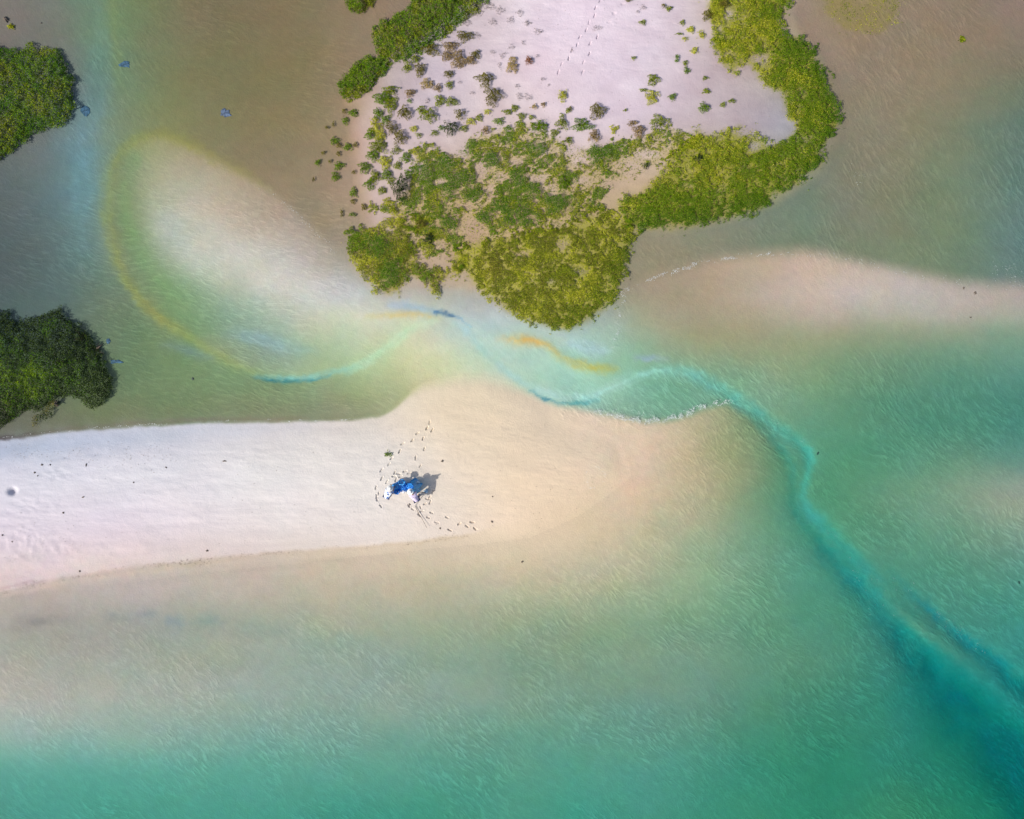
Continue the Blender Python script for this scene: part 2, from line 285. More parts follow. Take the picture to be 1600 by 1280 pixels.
# blue weed line and the pale stream that leaves it
band([(400,589,4,120,180,180,.6),(440,591,4.5,128,196,200,.9),(480,590,4.5,132,200,206,.9),(520,581,5,140,206,204,.8),(560,570,6,160,212,196,.6)], seed=4, breakup=.4, tone=10, blend=.7)
band([(392,589,2.2,90,150,160,.4),(415,594,2.4,50,130,150,1),(445,596,2.4,30,116,140,1),(480,595,2.2,50,140,165,1),(515,588,2,80,170,190,.7)], seed=27, breakup=.4, rag=.8, tone=10, blend=.75, wid=.9)
band([(540,580,8,160,206,180,.5),(600,548,9,190,222,186,.8),(640,515,10,196,226,190,.8),(680,498,8,196,224,196,.6)], seed=5)
band([(575,494,5,214,204,140,.5),(610,493,5,222,198,126,.9),(645,490,5,230,200,120,1),(685,493,4,215,205,150,.6)], seed=6, breakup=.4, blend=.85, wid=1.15, rag=1.5, tone=10)
band([(610,476,9,168,192,214,.6),(640,480,8,160,190,216,.8),(680,487,7,160,190,214,.6)], seed=7)
band([(678,489,2.6,90,140,180,.8),(692,489,3.4,34,78,128,1),(704,492,3.2,44,90,140,1),(718,500,2.6,110,160,190,.8),(735,512,2.6,130,180,205,.7)], seed=8, breakup=.5, blend=.85, wid=.85, rag=1.6)
# the stream: pale, then teal, then the deep channel
band([(690,492,5,206,222,212,.4),(725,515,7,182,212,216,.8),(752,545,9,178,214,210,.8),(785,575,10,176,214,206,.8),(825,602,9,172,212,204,.9),(860,616,9,182,222,214,1),(890,621,9,186,224,216,1),(925,617,9,178,220,210,1),(965,602,10,174,216,204,1),(1000,588,11,156,210,196,1),(1040,579,12,140,196,182,1),(1080,584,13,122,188,174,1),(1120,602,14,110,180,166,1),(1160,628,15,102,174,160,1),(1205,658,16,90,170,154,1),(1240,682,15,80,166,148,1),(1264,704,13,76,166,148,1),(1266,740,11,76,166,148,1),(1256,775,11,74,164,150,1),(1272,805,13,68,158,148,1),(1310,842,16,58,156,148,.9),(1345,878,18,58,150,144,.8),(1372,910,16,68,144,138,.5)], seed=9, breakup=.45, wid=.78, blend=.88, tone=26)
band([(828,610,2.6,90,160,170,.6),(850,622,2.8,30,122,150,1),(872,629,2.6,60,140,165,.9),(905,629,2.6,50,150,165,.9),(935,624,3,110,180,180,.4)], seed=10, breakup=.5, blend=.8, wid=.85, rag=1.4)
band([(780,530,7,212,190,135,.4),(805,531,7,222,184,112,.9),(835,534,7,226,180,96,1),(856,541,6,214,186,110,.9),(876,558,6,196,186,116,.8),(905,570,7,190,186,106,.9),(940,576,7,186,184,96,1),(966,577,6,176,188,120,.7)], seed=12, breakup=.4, blend=.85, wid=1.1, rag=1.5, tone=12)
band([(895,538,10,178,206,220,.6),(920,542,12,176,202,216,.8),(950,548,9,170,200,205,.5)], seed=13)
band([(995,560,5,156,170,190,.3),(1015,558,5,150,170,200,.7),(1045,562,5,160,176,190,.3)], seed=14)
band([(1170,648,9,96,160,140,.5),(1215,690,11,70,148,132,.8),(1240,730,11,66,146,128,.8),(1245,790,10,60,142,124,.8),(1275,835,14,46,142,130,.8),(1310,880,22,32,134,132,1),(1345,915,26,30,130,132,1),(1385,955,30,34,128,126,1),(1420,1000,36,24,124,120,1),(1455,1045,42,6,118,116,1),(1500,1090,48,2,114,110,1),(1545,1150,50,0,112,106,1),(1590,1210,46,0,112,106,1),(1640,1290,46,0,112,106,1)], seed=15, breakup=.5, warp=2.0, wid=.78, blend=.78, rag=1.6)
band([(1395,895,7,60,130,122,.6),(1430,930,10,40,130,132,.9),(1470,965,10,24,126,138,1),(1510,1000,13,14,126,138,1),(1550,1030,14,10,124,132,1),(1610,1080,20,4,118,122,1),(1700,1150,24,0,114,118,1)], seed=16, warp=2.0, wid=.95, breakup=.6, blend=.62, rag=1.6)
band([(1365,905,8,80,140,120,.6),(1410,950,14,84,138,116,.8),(1450,985,14,80,136,116,.8),(1500,1020,14,70,132,116,.7),(1550,1060,10,50,128,116,.4)], seed=17, warp=1.5)
# dark weed on the shallow sand in front of the spit, wrack line on the beach
for (x_, y_, rx_, ry_, c_, o_) in [(48,972,40,9,(134,134,134),.75),(30,985,26,8,(146,142,140),.4),(95,968,26,8,(146,146,144),.5),(190,964,34,8,(138,144,146),.6),(232,960,22,7,(134,144,148),.6),(275,970,20,8,(122,144,156),.7),(330,970,34,10,(136,154,150),.6),(410,985,50,12,(140,158,152),.4),(560,1005,60,14,(140,162,154),.3),(1250,968,30,14,(84,140,122),.3)]:
    band([(x_ - rx_, y_ + 3, ry_, *c_, 0.), (x_ - rx_ * .4, y_, ry_, *c_, o_), (x_ + rx_ * .4, y_ + 1, ry_, *c_, o_), (x_ + rx_, y_ - 2, ry_, *c_, 0.)], seed=int(x_) % 17, breakup=.8, rag=1.6)
band([(0,920,3,190,165,165,.7),(60,908,3,178,158,160,.8),(120,900,3,196,176,172,.6),(170,892,3,200,178,170,.6),(230,882,3,196,178,164,.5),(290,882,4,184,170,150,.8),(340,876,3,198,180,162,.5),(450,862,3,205,186,170,.5),(560,855,3,206,188,168,.5),(650,848,3,205,185,160,.5),(735,838,3,205,185,158,.5)], seed=19, breakup=.6, wid=.8, tone=12)
band([(0,934,5,206,186,178,.7),(60,919,5,208,188,178,.7),(150,904,5,204,186,176,.6),(250,889,5,206,188,172,.6),(350,877,5,208,190,170,.5)], seed=28, breakup=.5, tone=10)
band([(-60,708,19,184,194,216,.85),(0,704,19,184,194,216,.85),(100,694,18,188,197,217,.85),(200,685,17,194,201,218,.8),(300,678,15,202,206,219,.65),(400,671,11,212,212,220,.5),(480,666,8,218,215,220,.3)], seed=20, breakup=.2, braid=.5, tone=22)
band([(60,722,3,190,196,214,.5),(180,708,3,192,196,212,.4)], seed=22, breakup=.8)
# the wet margin of the lagoon beside the spit
band([(-60,690,4,84,80,84,.9),(0,684,4,88,82,86,.9),(50,678,4,104,98,92,.8),(110,671,4,120,114,100,.6),(220,661,5,122,116,100,.5),(330,656,4,128,116,102,.5),(480,655,4,140,130,108,.4)], seed=23)
LIN = s2l(T)
mot = 1 + (fbm(GX / 9, GY / 9, 4, 31) - .5) * .10 + (fbm(GX / 34, GY / 26, 4, 33) - .5) * .10
wet_m = 1 - .8 * np.maximum(sstep(0, 20, si), mLow * sstep(1000, 860, LX) * sstep(900, 840, LY))
LIN = LIN * (1 + (mot - 1) * (.4 + .6 * wet_m))[..., None] * np.stack([1 + wet_m * (fbm(GX / 46, GY / 38, 3, 35 + k) - .5) * (.16, .05, .14)[k] + wet_m * (fbm(GX / 6, GY / 5, 2, 45 + k) - .5) * .06 for k in range(3)], -1)

# depth: how far the water has taken the red out of the sand
KD = 2.55                                   # light goes down slantwise and up to the eye
ABS = np.array([2.1, 0.60, 0.56], np.float32)
ratio = np.clip(LIN[..., 0] / np.maximum(LIN[..., 1], 1e-3), .01, 2)
DEPTH = np.clip(np.log(1.22 / ratio) / (KD * (ABS[0] - ABS[1])), 0.015, 1.15)
DEPTH = blur(DEPTH, 5.0)
sp = sdf(np.vstack([C1[:17], pl('860,660 960,690 980,740 900,800 820,835 700,848 500,868 300,890 100,915 -400,990')]), LX, LY)
land = np.maximum(np.where(sp > 0, .45 * (1 - np.exp(-sp / 60)), -1), np.where(si > -8, .5 * (1 - np.exp(-(si + 8) / 70)), -1))
shore = sstep(-.02, .02, land)
ZF = -DEPTH * (1 - np.maximum(sstep(-60, 0, sp), sstep(-18, 0, si + 8))) + np.maximum(land, 0)
ZF = ZF + (fbm(GX / 90, GY / 60, 3, 41) - .5) * .10 * sstep(0, 30, np.maximum(sp, si)) 
ZF = blur(ZF, 4)
WD = np.maximum(-ZF, 0)
GAIN = np.array([1.40, 1.40, 1.44], np.float32)   # scene light at exposure
KDC = np.array([2.54, 2.88, 2.90], np.float32)      # slant path of sun and sky light, by colour
WG = (1 - .045 * sstep(.0, .008, WD)[..., None]) * (1 + (np.array([.945, .975, 1.0], np.float32) - 1) * sstep(.0, .08, WD)[..., None])      # what the surface and the bed ripples keep back
ALB = LIN / np.exp(-KDC * WD[..., None] * ABS) / GAIN / WG
ALB = np.clip(ALB, .01, .85)
#END_FIELDS

# ------------------------------------------------------------------ helpers
def tag(o, label=None, cat=None, group=None, kind=None):
    if label: o['label'] = label
    if cat: o['category'] = cat
    if group: o['group'] = group
    if kind: o['kind'] = kind
    return o
def empty(name, loc, rz=0):
    o = bpy.data.objects.new(name, None); COL.objects.link(o); o.location = loc; o.rotation_euler = (0, 0, rz); o.empty_display_size = .2
    return o
def link_mesh(name, me, mat, parent=None):
    o = bpy.data.objects.new(name, me); COL.objects.link(o)
    if mat: me.materials.append(mat)
    if parent: o.parent = parent
    return o
def np_mesh(name, V, F, smooth=False, attrs=None):
    """V (n,3); F (m,k) with k corners each"""
    me = bpy.data.meshes.new(name); V = np.ascontiguousarray(V, np.float32); F = np.ascontiguousarray(F, np.int32)
    k = F.shape[1]
    me.vertices.add(len(V)); me.vertices.foreach_set('co', V.ravel())
    me.loops.add(F.size); me.loops.foreach_set('vertex_index', F.ravel())
    me.polygons.add(len(F)); me.polygons.foreach_set('loop_start', np.arange(0, F.size, k, dtype=np.int32))
    if smooth: me.polygons.foreach_set('use_smooth', np.ones(len(F), bool))
    for nm, A in (attrs or {}).items():
        at = me.attributes.new(nm, 'FLOAT_COLOR', 'POINT')
        A = np.concatenate([A, np.ones((len(A), 1))], 1) if A.shape[1] == 3 else A
        at.data.foreach_set('color', np.ascontiguousarray(A, np.float32).ravel())
    me.update(calc_edges=True)
    return me
def tube_data(pts, rad, seg=6):
    pts = [Vector(p) for p in pts]; V = []; F = []
    for i, p in enumerate(pts):
        d = (pts[min(i + 1, len(pts) - 1)] - pts[max(i - 1, 0)]).normalized()
        a = d.orthogonal().normalized(); b = d.cross(a)
        for k in range(seg):
            t = 2 * math.pi * k / seg
            V.append(p + (a * math.cos(t) + b * math.sin(t)) * rad[i])
    for i in range(len(pts) - 1):
        for k in range(seg):
            F.append((i * seg + k, i * seg + (k + 1) % seg, (i + 1) * seg + (k + 1) % seg, (i + 1) * seg + k))
    n = len(pts)
    F.append(tuple(range(seg))[::-1]); F.append(tuple((n - 1) * seg + k for k in range(seg)))
    return V, F
def tubes(name, chains, mat, parent=None, seg=6):
    V = []; F = []
    for pts, rad in chains:
        v, f = tube_data(pts, rad, seg); o = len(V); V += v; F += [tuple(i + o for i in q) for q in f]
    me = bpy.data.meshes.new(name); me.from_pydata([tuple(v) for v in V], [], F)
    for p in me.polygons: p.use_smooth = True
    return link_mesh(name, me, mat, parent)

def mat_new(name):
    m = bpy.data.materials.new(name); m.use_nodes = True
    nt = m.node_tree; return m, nt, nt.nodes['Principled BSDF'], nt.nodes['Material Output']
def simple(name, col, rough=.7, var=.25, scale=8., bump=0.):
    m, nt, p, o = mat_new(name)
    p.inputs['Roughness'].default_value = rough; p.inputs['Specular IOR Level'].default_value = .25
    tc = nt.nodes.new('ShaderNodeTexCoord'); n = nt.nodes.new('ShaderNodeTexNoise'); n.inputs['Scale'].default_value = scale; n.inputs['Detail'].default_value = 5
    nt.links.new(tc.outputs['Object'], n.inputs['Vector'])
    r = nt.nodes.new('ShaderNodeValToRGB')
    r.color_ramp.elements[0].position = .3; r.color_ramp.elements[1].position = .7
    r.color_ramp.elements[0].color = tuple(c * (1 - var) for c in col) + (1,); r.color_ramp.elements[1].color = tuple(min(1, c * (1 + var)) for c in col) + (1,)
    nt.links.new(n.outputs['Fac'], r.inputs['Fac']); nt.links.new(r.outputs['Color'], p.inputs['Base Color'])
    if bump:
        b = nt.nodes.new('ShaderNodeBump'); b.inputs['Strength'].default_value = bump; b.inputs['Distance'].default_value = .03
        nt.links.new(n.outputs['Fac'], b.inputs['Height']); nt.links.new(b.outputs['Normal'], p.inputs['Normal'])
    return m

def leaf_mat(name, trans=.3):
    m, nt, p, o = mat_new(name)
    at = nt.nodes.new('ShaderNodeAttribute'); at.attribute_name = 'tint'
    p.inputs['Roughness'].default_value = .7; p.inputs['Specular IOR Level'].default_value = .12
    nt.links.new(at.outputs['Color'], p.inputs['Base Color'])
    t = nt.nodes.new('ShaderNodeBsdfTranslucent'); nt.links.new(at.outputs['Color'], t.inputs['Color'])
    mx = nt.nodes.new('ShaderNodeMixShader'); mx.inputs[0].default_value = trans
    nt.links.new(p.outputs[0], mx.inputs[1]); nt.links.new(t.outputs[0], mx.inputs[2]); nt.links.new(mx.outputs[0], o.inputs['Surface'])
    return m

# ------------------------------------------------------------------ ground: one sheet, sand above and below the water
m_ground, nt, bs, out = mat_new('sand_and_seabed')
L = nt.links.new
at = nt.nodes.new('ShaderNodeAttribute'); at.attribute_name = 'albedo'
rp = nt.nodes.new('ShaderNodeAttribute'); rp.attribute_name = 'ripple'
tc = nt.nodes.new('ShaderNodeTexCoord')
def noise(scale, detail=4, rough=.55, vec=None):
    n = nt.nodes.new('ShaderNodeTexNoise'); n.inputs['Scale'].default_value = scale; n.inputs['Detail'].default_value = detail; n.inputs['Roughness'].default_value = rough
    L(vec if vec else tc.outputs['Object'], n.inputs['Vector']); return n.outputs['Fac']
def math_n(op, a, b=None, c=None):
    n = nt.nodes.new('ShaderNodeMath'); n.operation = op
    for i, v in enumerate((a, b, c)):
        if v is None: continue
        if isinstance(v, (int, float)): n.inputs[i].default_value = v
        else: L(v, n.inputs[i])
    return n.outputs[0]
def stretched(angle_deg, along, across, warp=None):
    mp = nt.nodes.new('ShaderNodeMapping'); mp.vector_type = 'POINT'
    mp.inputs['Rotation'].default_value = (0, 0, math.radians(angle_deg)); mp.inputs['Scale'].default_value = (1, 1, 1)
    L(warp if warp else tc.outputs['Object'], mp.inputs['Vector'])
    sc = nt.nodes.new('ShaderNodeVectorMath'); sc.operation = 'MULTIPLY'; sc.inputs[1].default_value = (1 / along, 1 / across, 1)
    L(mp.outputs[0], sc.inputs[0]); return sc.outputs[0]
sepr = nt.nodes.new('ShaderNodeSeparateColor'); L(rp.outputs['Color'], sepr.inputs[0])
wn_ = nt.nodes.new('ShaderNodeTexNoise'); wn_.inputs['Scale'].default_value = .16; wn_.inputs['Detail'].default_value = 2; L(tc.outputs['Object'], wn_.inputs['Vector'])
wsc = nt.nodes.new('ShaderNodeVectorMath'); wsc.operation = 'MULTIPLY_ADD'; wsc.inputs[1].default_value = (2.6, 2.6, 0); L(wn_.outputs['Color'], wsc.inputs[0]); L(tc.outputs['Object'], wsc.inputs[2])
WV = wsc.outputs[0]
def stroke(v):      # separate short crests rather than an endless corrugation
    r = nt.nodes.new('ShaderNodeMapRange'); r.interpolation_type = 'SMOOTHSTEP'; r.inputs['From Min'].default_value = .44; r.inputs['From Max'].default_value = .72
    L(v, r.inputs['Value']); return math_n('ADD', math_n('MULTIPLY', r.outputs[0], .30), math_n('MULTIPLY', v, .45))
r15 = stroke(noise(1, 3, .55, stretched(12, .8, .25, WV))); r40 = stroke(noise(1, 3, .55, stretched(42, .7, .27, WV))); r60 = stroke(noise(1, 3, .55, stretched(56, .85, .28, WV)))
rip = math_n('ADD', math_n('ADD', math_n('MULTIPLY', r15, sepr.outputs[0]), math_n('MULTIPLY', r40, sepr.outputs[1])), math_n('MULTIPLY', r60, sepr.outputs[2]))
rfine = noise(1, 2, .5, stretched(30, .5, .17)); grain = noise(9, 5, .6); fine = noise(45, 4, .6); mid = noise(2.2, 5, .6)
hgt = math_n('ADD', math_n('MULTIPLY', math_n('ADD', rip, math_n('MULTIPLY', rfine, .30)), math_n('MULTIPLY', rp.outputs['Alpha'], .042)), math_n('ADD', math_n('MULTIPLY', grain, .022), math_n('ADD', math_n('MULTIPLY', fine, .006), math_n('MULTIPLY', mid, .03))))
bp = nt.nodes.new('ShaderNodeBump'); bp.inputs['Strength'].default_value = .85; bp.inputs['Distance'].default_value = 1.0
L(hgt, bp.inputs['Height']); L(bp.outputs['Normal'], bs.inputs['Normal'])
# shell grit and damp mottling in the sand, plus painted light and shade of ripples
vor = nt.nodes.new('ShaderNodeTexNoise'); vor.inputs['Scale'].default_value = 22; vor.inputs['Detail'].default_value = 6; vor.inputs['Roughness'].default_value = .7; L(tc.outputs['Object'], vor.inputs['Vector'])
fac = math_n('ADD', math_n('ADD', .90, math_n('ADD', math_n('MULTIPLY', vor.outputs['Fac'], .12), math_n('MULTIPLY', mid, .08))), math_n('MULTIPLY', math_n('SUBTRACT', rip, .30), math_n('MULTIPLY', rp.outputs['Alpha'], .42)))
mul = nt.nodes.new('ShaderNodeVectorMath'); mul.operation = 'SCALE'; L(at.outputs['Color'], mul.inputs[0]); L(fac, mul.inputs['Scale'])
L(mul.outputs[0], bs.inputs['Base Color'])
bs.inputs['Roughness'].default_value = .9; bs.inputs['Specular IOR Level'].default_value = .12

def lines(lo, hi, step, fine_rng, outer):
    a = list(np.arange(lo, hi + .01, step))
    for (p, q, s) in fine_rng:
        a = [v for v in a if not (p <= v <= q)] + list(np.arange(p, q + .01, s))
    a = sorted(a)
    return np.array([-v for v in outer[::-1]] + a + outer, np.float32) if False else np.array(a, np.float32)
far = [2200, 2800, 3800, 5500, 9000]
xs = np.concatenate([[800 - v for v in far[::-1]], lines(-200, 1800, 2.7, [(585, 745, .9), (868, 945, .9)], []), [800 + v for v in far]]).astype(np.float32)
ys = np.concatenate([[640 - v for v in far[::-1]], lines(-170, 1450, 2.7, [(660, 832, .9), (-6, 118, 1.0)], []), [640 + v for v in far]]).astype(np.float32)
MX, MY = np.meshgrid(xs, ys)
MZ = sample(ZF, MX, MY)
A_ = sample(ALB, MX, MY)
def dent(cx, cy, ang, ln=3.0, wd=1.15, depth=.075, rim=.018):
    """a footprint pressed into the sand; sizes in plan units"""
    i0, i1 = np.searchsorted(xs, [cx - 12, cx + 12]); j0, j1 = np.searchsorted(ys, [cy - 12, cy + 12])
    X = MX[j0:j1, i0:i1] - cx; Y = MY[j0:j1, i0:i1] - cy
    c, s = math.cos(ang), math.sin(ang); u = (X * c + Y * s) / ln; v = (-X * s + Y * c) / wd
    waist = 1 + .25 * np.exp(-(u / .35) ** 2)
    r = np.sqrt(u * u + (v * waist) ** 2)
    MZ[j0:j1, i0:i1] += -depth * (1 - sstep(.75, 1.15, r)) + rim * np.exp(-((r - 1.3) / .22) ** 2)
rs = random.Random(4)
trail = [[(672, 660), (668, 669), (653, 677), (645, 688), (630, 693), (625.6, 705), (613, 716), (609, 725), (597.5, 734), (598, 747), (589, 761), (590, 774)],
         [(676, 672), (662, 685), (664, 701), (650.5, 715), (658, 727.5), (640.6, 738.7), (627, 744)],
         [(738, 815.6), (718, 818), (703, 828), (699, 808), (683, 816), (675, 800.6), (669.7, 808), (658, 792), (665, 786.5), (673, 784), (677, 768)],
         [(596, 790), (590, 779), (593, 770), (606, 752), (617, 744), (620, 749), (618, 738), (624, 740), (634, 736)],
         [(655.6, 804), (640, 790), (646, 795), (660, 798), (672, 777), (668, 779), (742, 826), (730, 822)]]
for tr in trail:
    for i, (x, y) in enumerate(tr):
        a = tr[min(i + 1, len(tr) - 1)]; b = tr[max(i - 1, 0)]
        dent(x, y, math.atan2(a[1] - b[1], a[0] - b[0]) + rs.uniform(-.25, .25), rs.uniform(3.2, 4.2), rs.uniform(1.1, 1.5), rs.uniform(.07, .11))
for tr in ([(937, 6), (929.5, 18), (928, 30), (919.5, 40), (915, 52), (905, 63), (901, 75), (893, 84), (888, 96), (877, 105), (872, 117)],
           [(971, 13), (958, 27), (951, 39), (932, 63), (921, 73), (920, 89), (911, 102), (909.5, 117)]):
    for i, (x, y) in enumerate(tr): dent(x, y, math.radians(115 + rs.uniform(-10, 10)), 3.3, 1.1, rs.uniform(.06, .12), .0)
def dent_big(cx, cy, r, d, mound):
    q = np.exp(-(((MX - cx) ** 2 + (MY - cy) ** 2) / r ** 2) ** 1.5)
    w = np.exp(-((MX - cx - r * 1.1) ** 2 + (MY - cy + r * .7) ** 2) / (r * .9) ** 2)
    return -d * q + mound * w
MZ += dent_big(24, 767, 6.0, .32, .0)
# trampled and wind-scoured patches on the dry spit
tr_m = np.exp(-(((MX - 40) / 60) ** 2 + ((MY - 850) / 30) ** 2)) + .8 * np.exp(-(((MX - 95) / 30) ** 2 + ((MY - 740) / 12) ** 2)) + .6 * np.exp(-(((MX - 50) / 45) ** 2 + ((MY - 792) / 18) ** 2)) + .5 * np.exp(-(((MX - 140) / 60) ** 2 + ((MY - 860) / 14) ** 2))
MZ += (fbm(MX / 7, MY / 6, 3, 51) - .5) * .14 * np.clip(tr_m, 0, 1)
MZ += (fbm(MX / 26, MY / 9, 3, 53) - .5) * .05 * sstep(.06, .25, MZ)
Zt = MZ
def ground_z(px, py): return float(sample(ZF, np.array([px], np.float32), np.array([py], np.float32))[0])
# which way the wavelets run
wl = sstep(900, 560, MX) * sstep(180, 320, MY) * sstep(720, 690, MY)
w60 = np.clip(sstep(1150, 1330, MX) * sstep(760, 560, MY) + sstep(330, 120, MX) * sstep(330, 150, MY), 0, 1)
wl = np.clip(wl + sstep(240, 320, MX) * sstep(620, 520, MX) * sstep(240, 150, MY), 0, 1) * (1 - w60)
w40 = np.clip(1 - wl - w60, 0, 1)
dep = np.maximum(-MZ, 0)
off_shore = -sample(np.maximum(sp, si + 8), MX, MY)
amp = (.62 * np.maximum(sstep(10, 130, off_shore), sstep(4, 20, off_shore) * sstep(690, 640, MY)) + .38 * sstep(.03, .25, dep)) * (.25 + 1.2 * sstep(.25, .75, fbm(MX / 110, MY / 80, 3, 61))) + .04
calm = sstep(960, 1010, MX) * sstep(400, 430, MY) * sstep(590, 520, MY)
calm = np.maximum(calm, sstep(960, 700, MX) * sstep(440, 480, MY) * sstep(600, 590, MY) * sstep(560, 640, MX))
amp = amp * (1 - .75 * calm)
h, w = MX.shape
V = np.stack([(MX - 800) / SCALE, (640 - MY) / SCALE, MZ], -1).reshape(-1, 3)
idx = np.arange(h * w).reshape(h, w)
F = np.stack([idx[1:, :-1], idx[1:, 1:], idx[:-1, 1:], idx[:-1, :-1]], -1).reshape(-1, 4)
R4 = np.stack([wl, w40, w60, amp], -1).reshape(-1, 4)
ground = link_mesh('ground', np_mesh('ground', V, F, True, {'albedo': A_.reshape(-1, 3), 'ripple': R4}), m_ground)
tag(ground, 'pale sand spit, islet and sandy lagoon floor', kind='structure')

# ------------------------------------------------------------------ water: a closed body with real absorption
m_water, nt, bs, out = mat_new('sea_water'); L = nt.links.new
nt.nodes.remove(bs)
tc = nt.nodes.new('ShaderNodeTexCoord')
tr_ = nt.nodes.new('ShaderNodeBsdfTransparent'); gl = nt.nodes.new('ShaderNodeBsdfGlossy'); gl.inputs['Roughness'].default_value = .02
mx = nt.nodes.new('ShaderNodeMixShader')
wv = math_n('ADD', noise(1, 3, .5, stretched(40, .9, .30)), math_n('MULTIPLY', noise(1, 3, .5, stretched(15, .7, .2)), .6))
bp = nt.nodes.new('ShaderNodeBump'); bp.inputs['Strength'].default_value = 1.0; bp.inputs['Distance'].default_value = .003
L(wv, bp.inputs['Height']); L(bp.outputs['Normal'], gl.inputs['Normal']); 
geo = nt.nodes.new('ShaderNodeNewGeometry')
dt = nt.nodes.new('ShaderNodeVectorMath'); dt.operation = 'DOT_PRODUCT'; L(bp.outputs['Normal'], dt.inputs[0]); L(geo.outputs['Incoming'], dt.inputs[1])
sch = math_n('ADD', .02, math_n('MULTIPLY', math_n('POWER', math_n('SUBTRACT', 1.0, math_n('ABSOLUTE', dt.outputs['Value'])), 5.0), .98))   # Schlick, the same from above and below
L(sch, mx.inputs[0]); L(tr_.outputs[0], mx.inputs[1]); L(gl.outputs[0], mx.inputs[2]); L(mx.outputs[0], out.inputs['Surface'])
va = nt.nodes.new('ShaderNodeVolumeAbsorption'); va.inputs['Density'].default_value = 3.0
va.inputs['Color'].default_value = tuple(1 - a / 3.0 for a in ABS.tolist()) + (1,)
L(va.outputs[0], out.inputs['Volume'])
bm = bmesh.new()
bmesh.ops.create_cube(bm, size=1.0)
for v in bm.verts: v.co = Vector((v.co.x * 860, v.co.y * 860, -3.0 if v.co.z < 0 else 0.0))
me = bpy.data.meshes.new('water'); bm.to_mesh(me); bm.free()
water = link_mesh('water', me, m_water); tag(water, 'clear shallow lagoon and turquoise sea water', kind='structure')
#PLANTS

# ------------------------------------------------------------------ plants
m_leaf = leaf_mat('leaves'); m_dryleaf = leaf_mat('dry_leaves', .12)
m_bark = simple('grey_bark', (.16, .12, .09), .85, .35, 6, .3)
PAL = {  # leaf colours and how often each turns up
    'green':  [((0.122, 0.220, 0.0036), 5), ((0.077, 0.151, 0.0036), 3), ((0.218, 0.315, 0.0054), 2)],
    'deep':   [((0.058, 0.151, 0.0036), 5), ((0.090, 0.202, 0.0045), 3), ((0.166, 0.277, 0.0054), 1)],
    'olive':  [((.200, .255, .0054), 5), ((.125, .172, .0045), 3), ((.36, .38, .022), 2), ((.07, .105, .005), 2)],
    'yellow': [((0.461, 0.454, 0.0270), 4), ((0.307, 0.340, 0.0090), 4), ((0.563, 0.504, 0.0810), 1)],
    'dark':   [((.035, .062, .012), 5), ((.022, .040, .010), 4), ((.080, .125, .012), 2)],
    'darkol': [((.150, .135, .014), 5), ((.090, .082, .012), 3), ((.25, .22, .04), 2)],
    'brown':  [((.25, .17, .062), 5), ((.15, .105, .042), 3), ((.32, .24, .09), 2)],
    'rust':   [((.25, .10, .045), 5), ((.16, .07, .035), 3)],
    'tan':    [((.40, .28, .12), 5), ((.26, .19, .08), 3), ((.34, .29, .06), 2)],
    'grey':   [((.30, .25, .24), 5), ((.20, .17, .16), 3)],
}
def tint_from(pal, n, rng):
    c = np.array([p[0] for p in PAL[pal]]); w = np.array([p[1] for p in PAL[pal]], float)
    t = c[rng.choice(len(c), n, p=w / w.sum())]
    return t * rng.uniform(.75, 1.3, (n, 1))
def leaf_mesh(name, P, size, tint, rng, up=.8, asp=.55):
    n = len(P)
    N = rng.normal(size=(n, 3)) * (1 - up) + np.array([0, 0, up]); N /= np.linalg.norm(N, axis=1, keepdims=True) + 1e-9
    t = np.cross(N, rng.normal(size=(n, 3))); t /= np.linalg.norm(t, axis=1, keepdims=True) + 1e-9
    b = np.cross(N, t); s = np.asarray(size).reshape(-1, 1)
    V = np.stack([P - t * s * .5, P - b * s * asp * .5, P + t * s * .5, P + b * s * asp * .5], 1).reshape(-1, 3)
    F = np.arange(4 * n).reshape(n, 4)
    return np_mesh(name, V, F, False, {'tint': np.repeat(tint, 4, 0)})
def to_world(px, py, z): return np.stack([(px - 800) / SCALE, (640 - py) / SCALE, z], -1)
def gz(px, py): return sample(ZF, np.asarray(px, np.float32), np.asarray(py, np.float32))

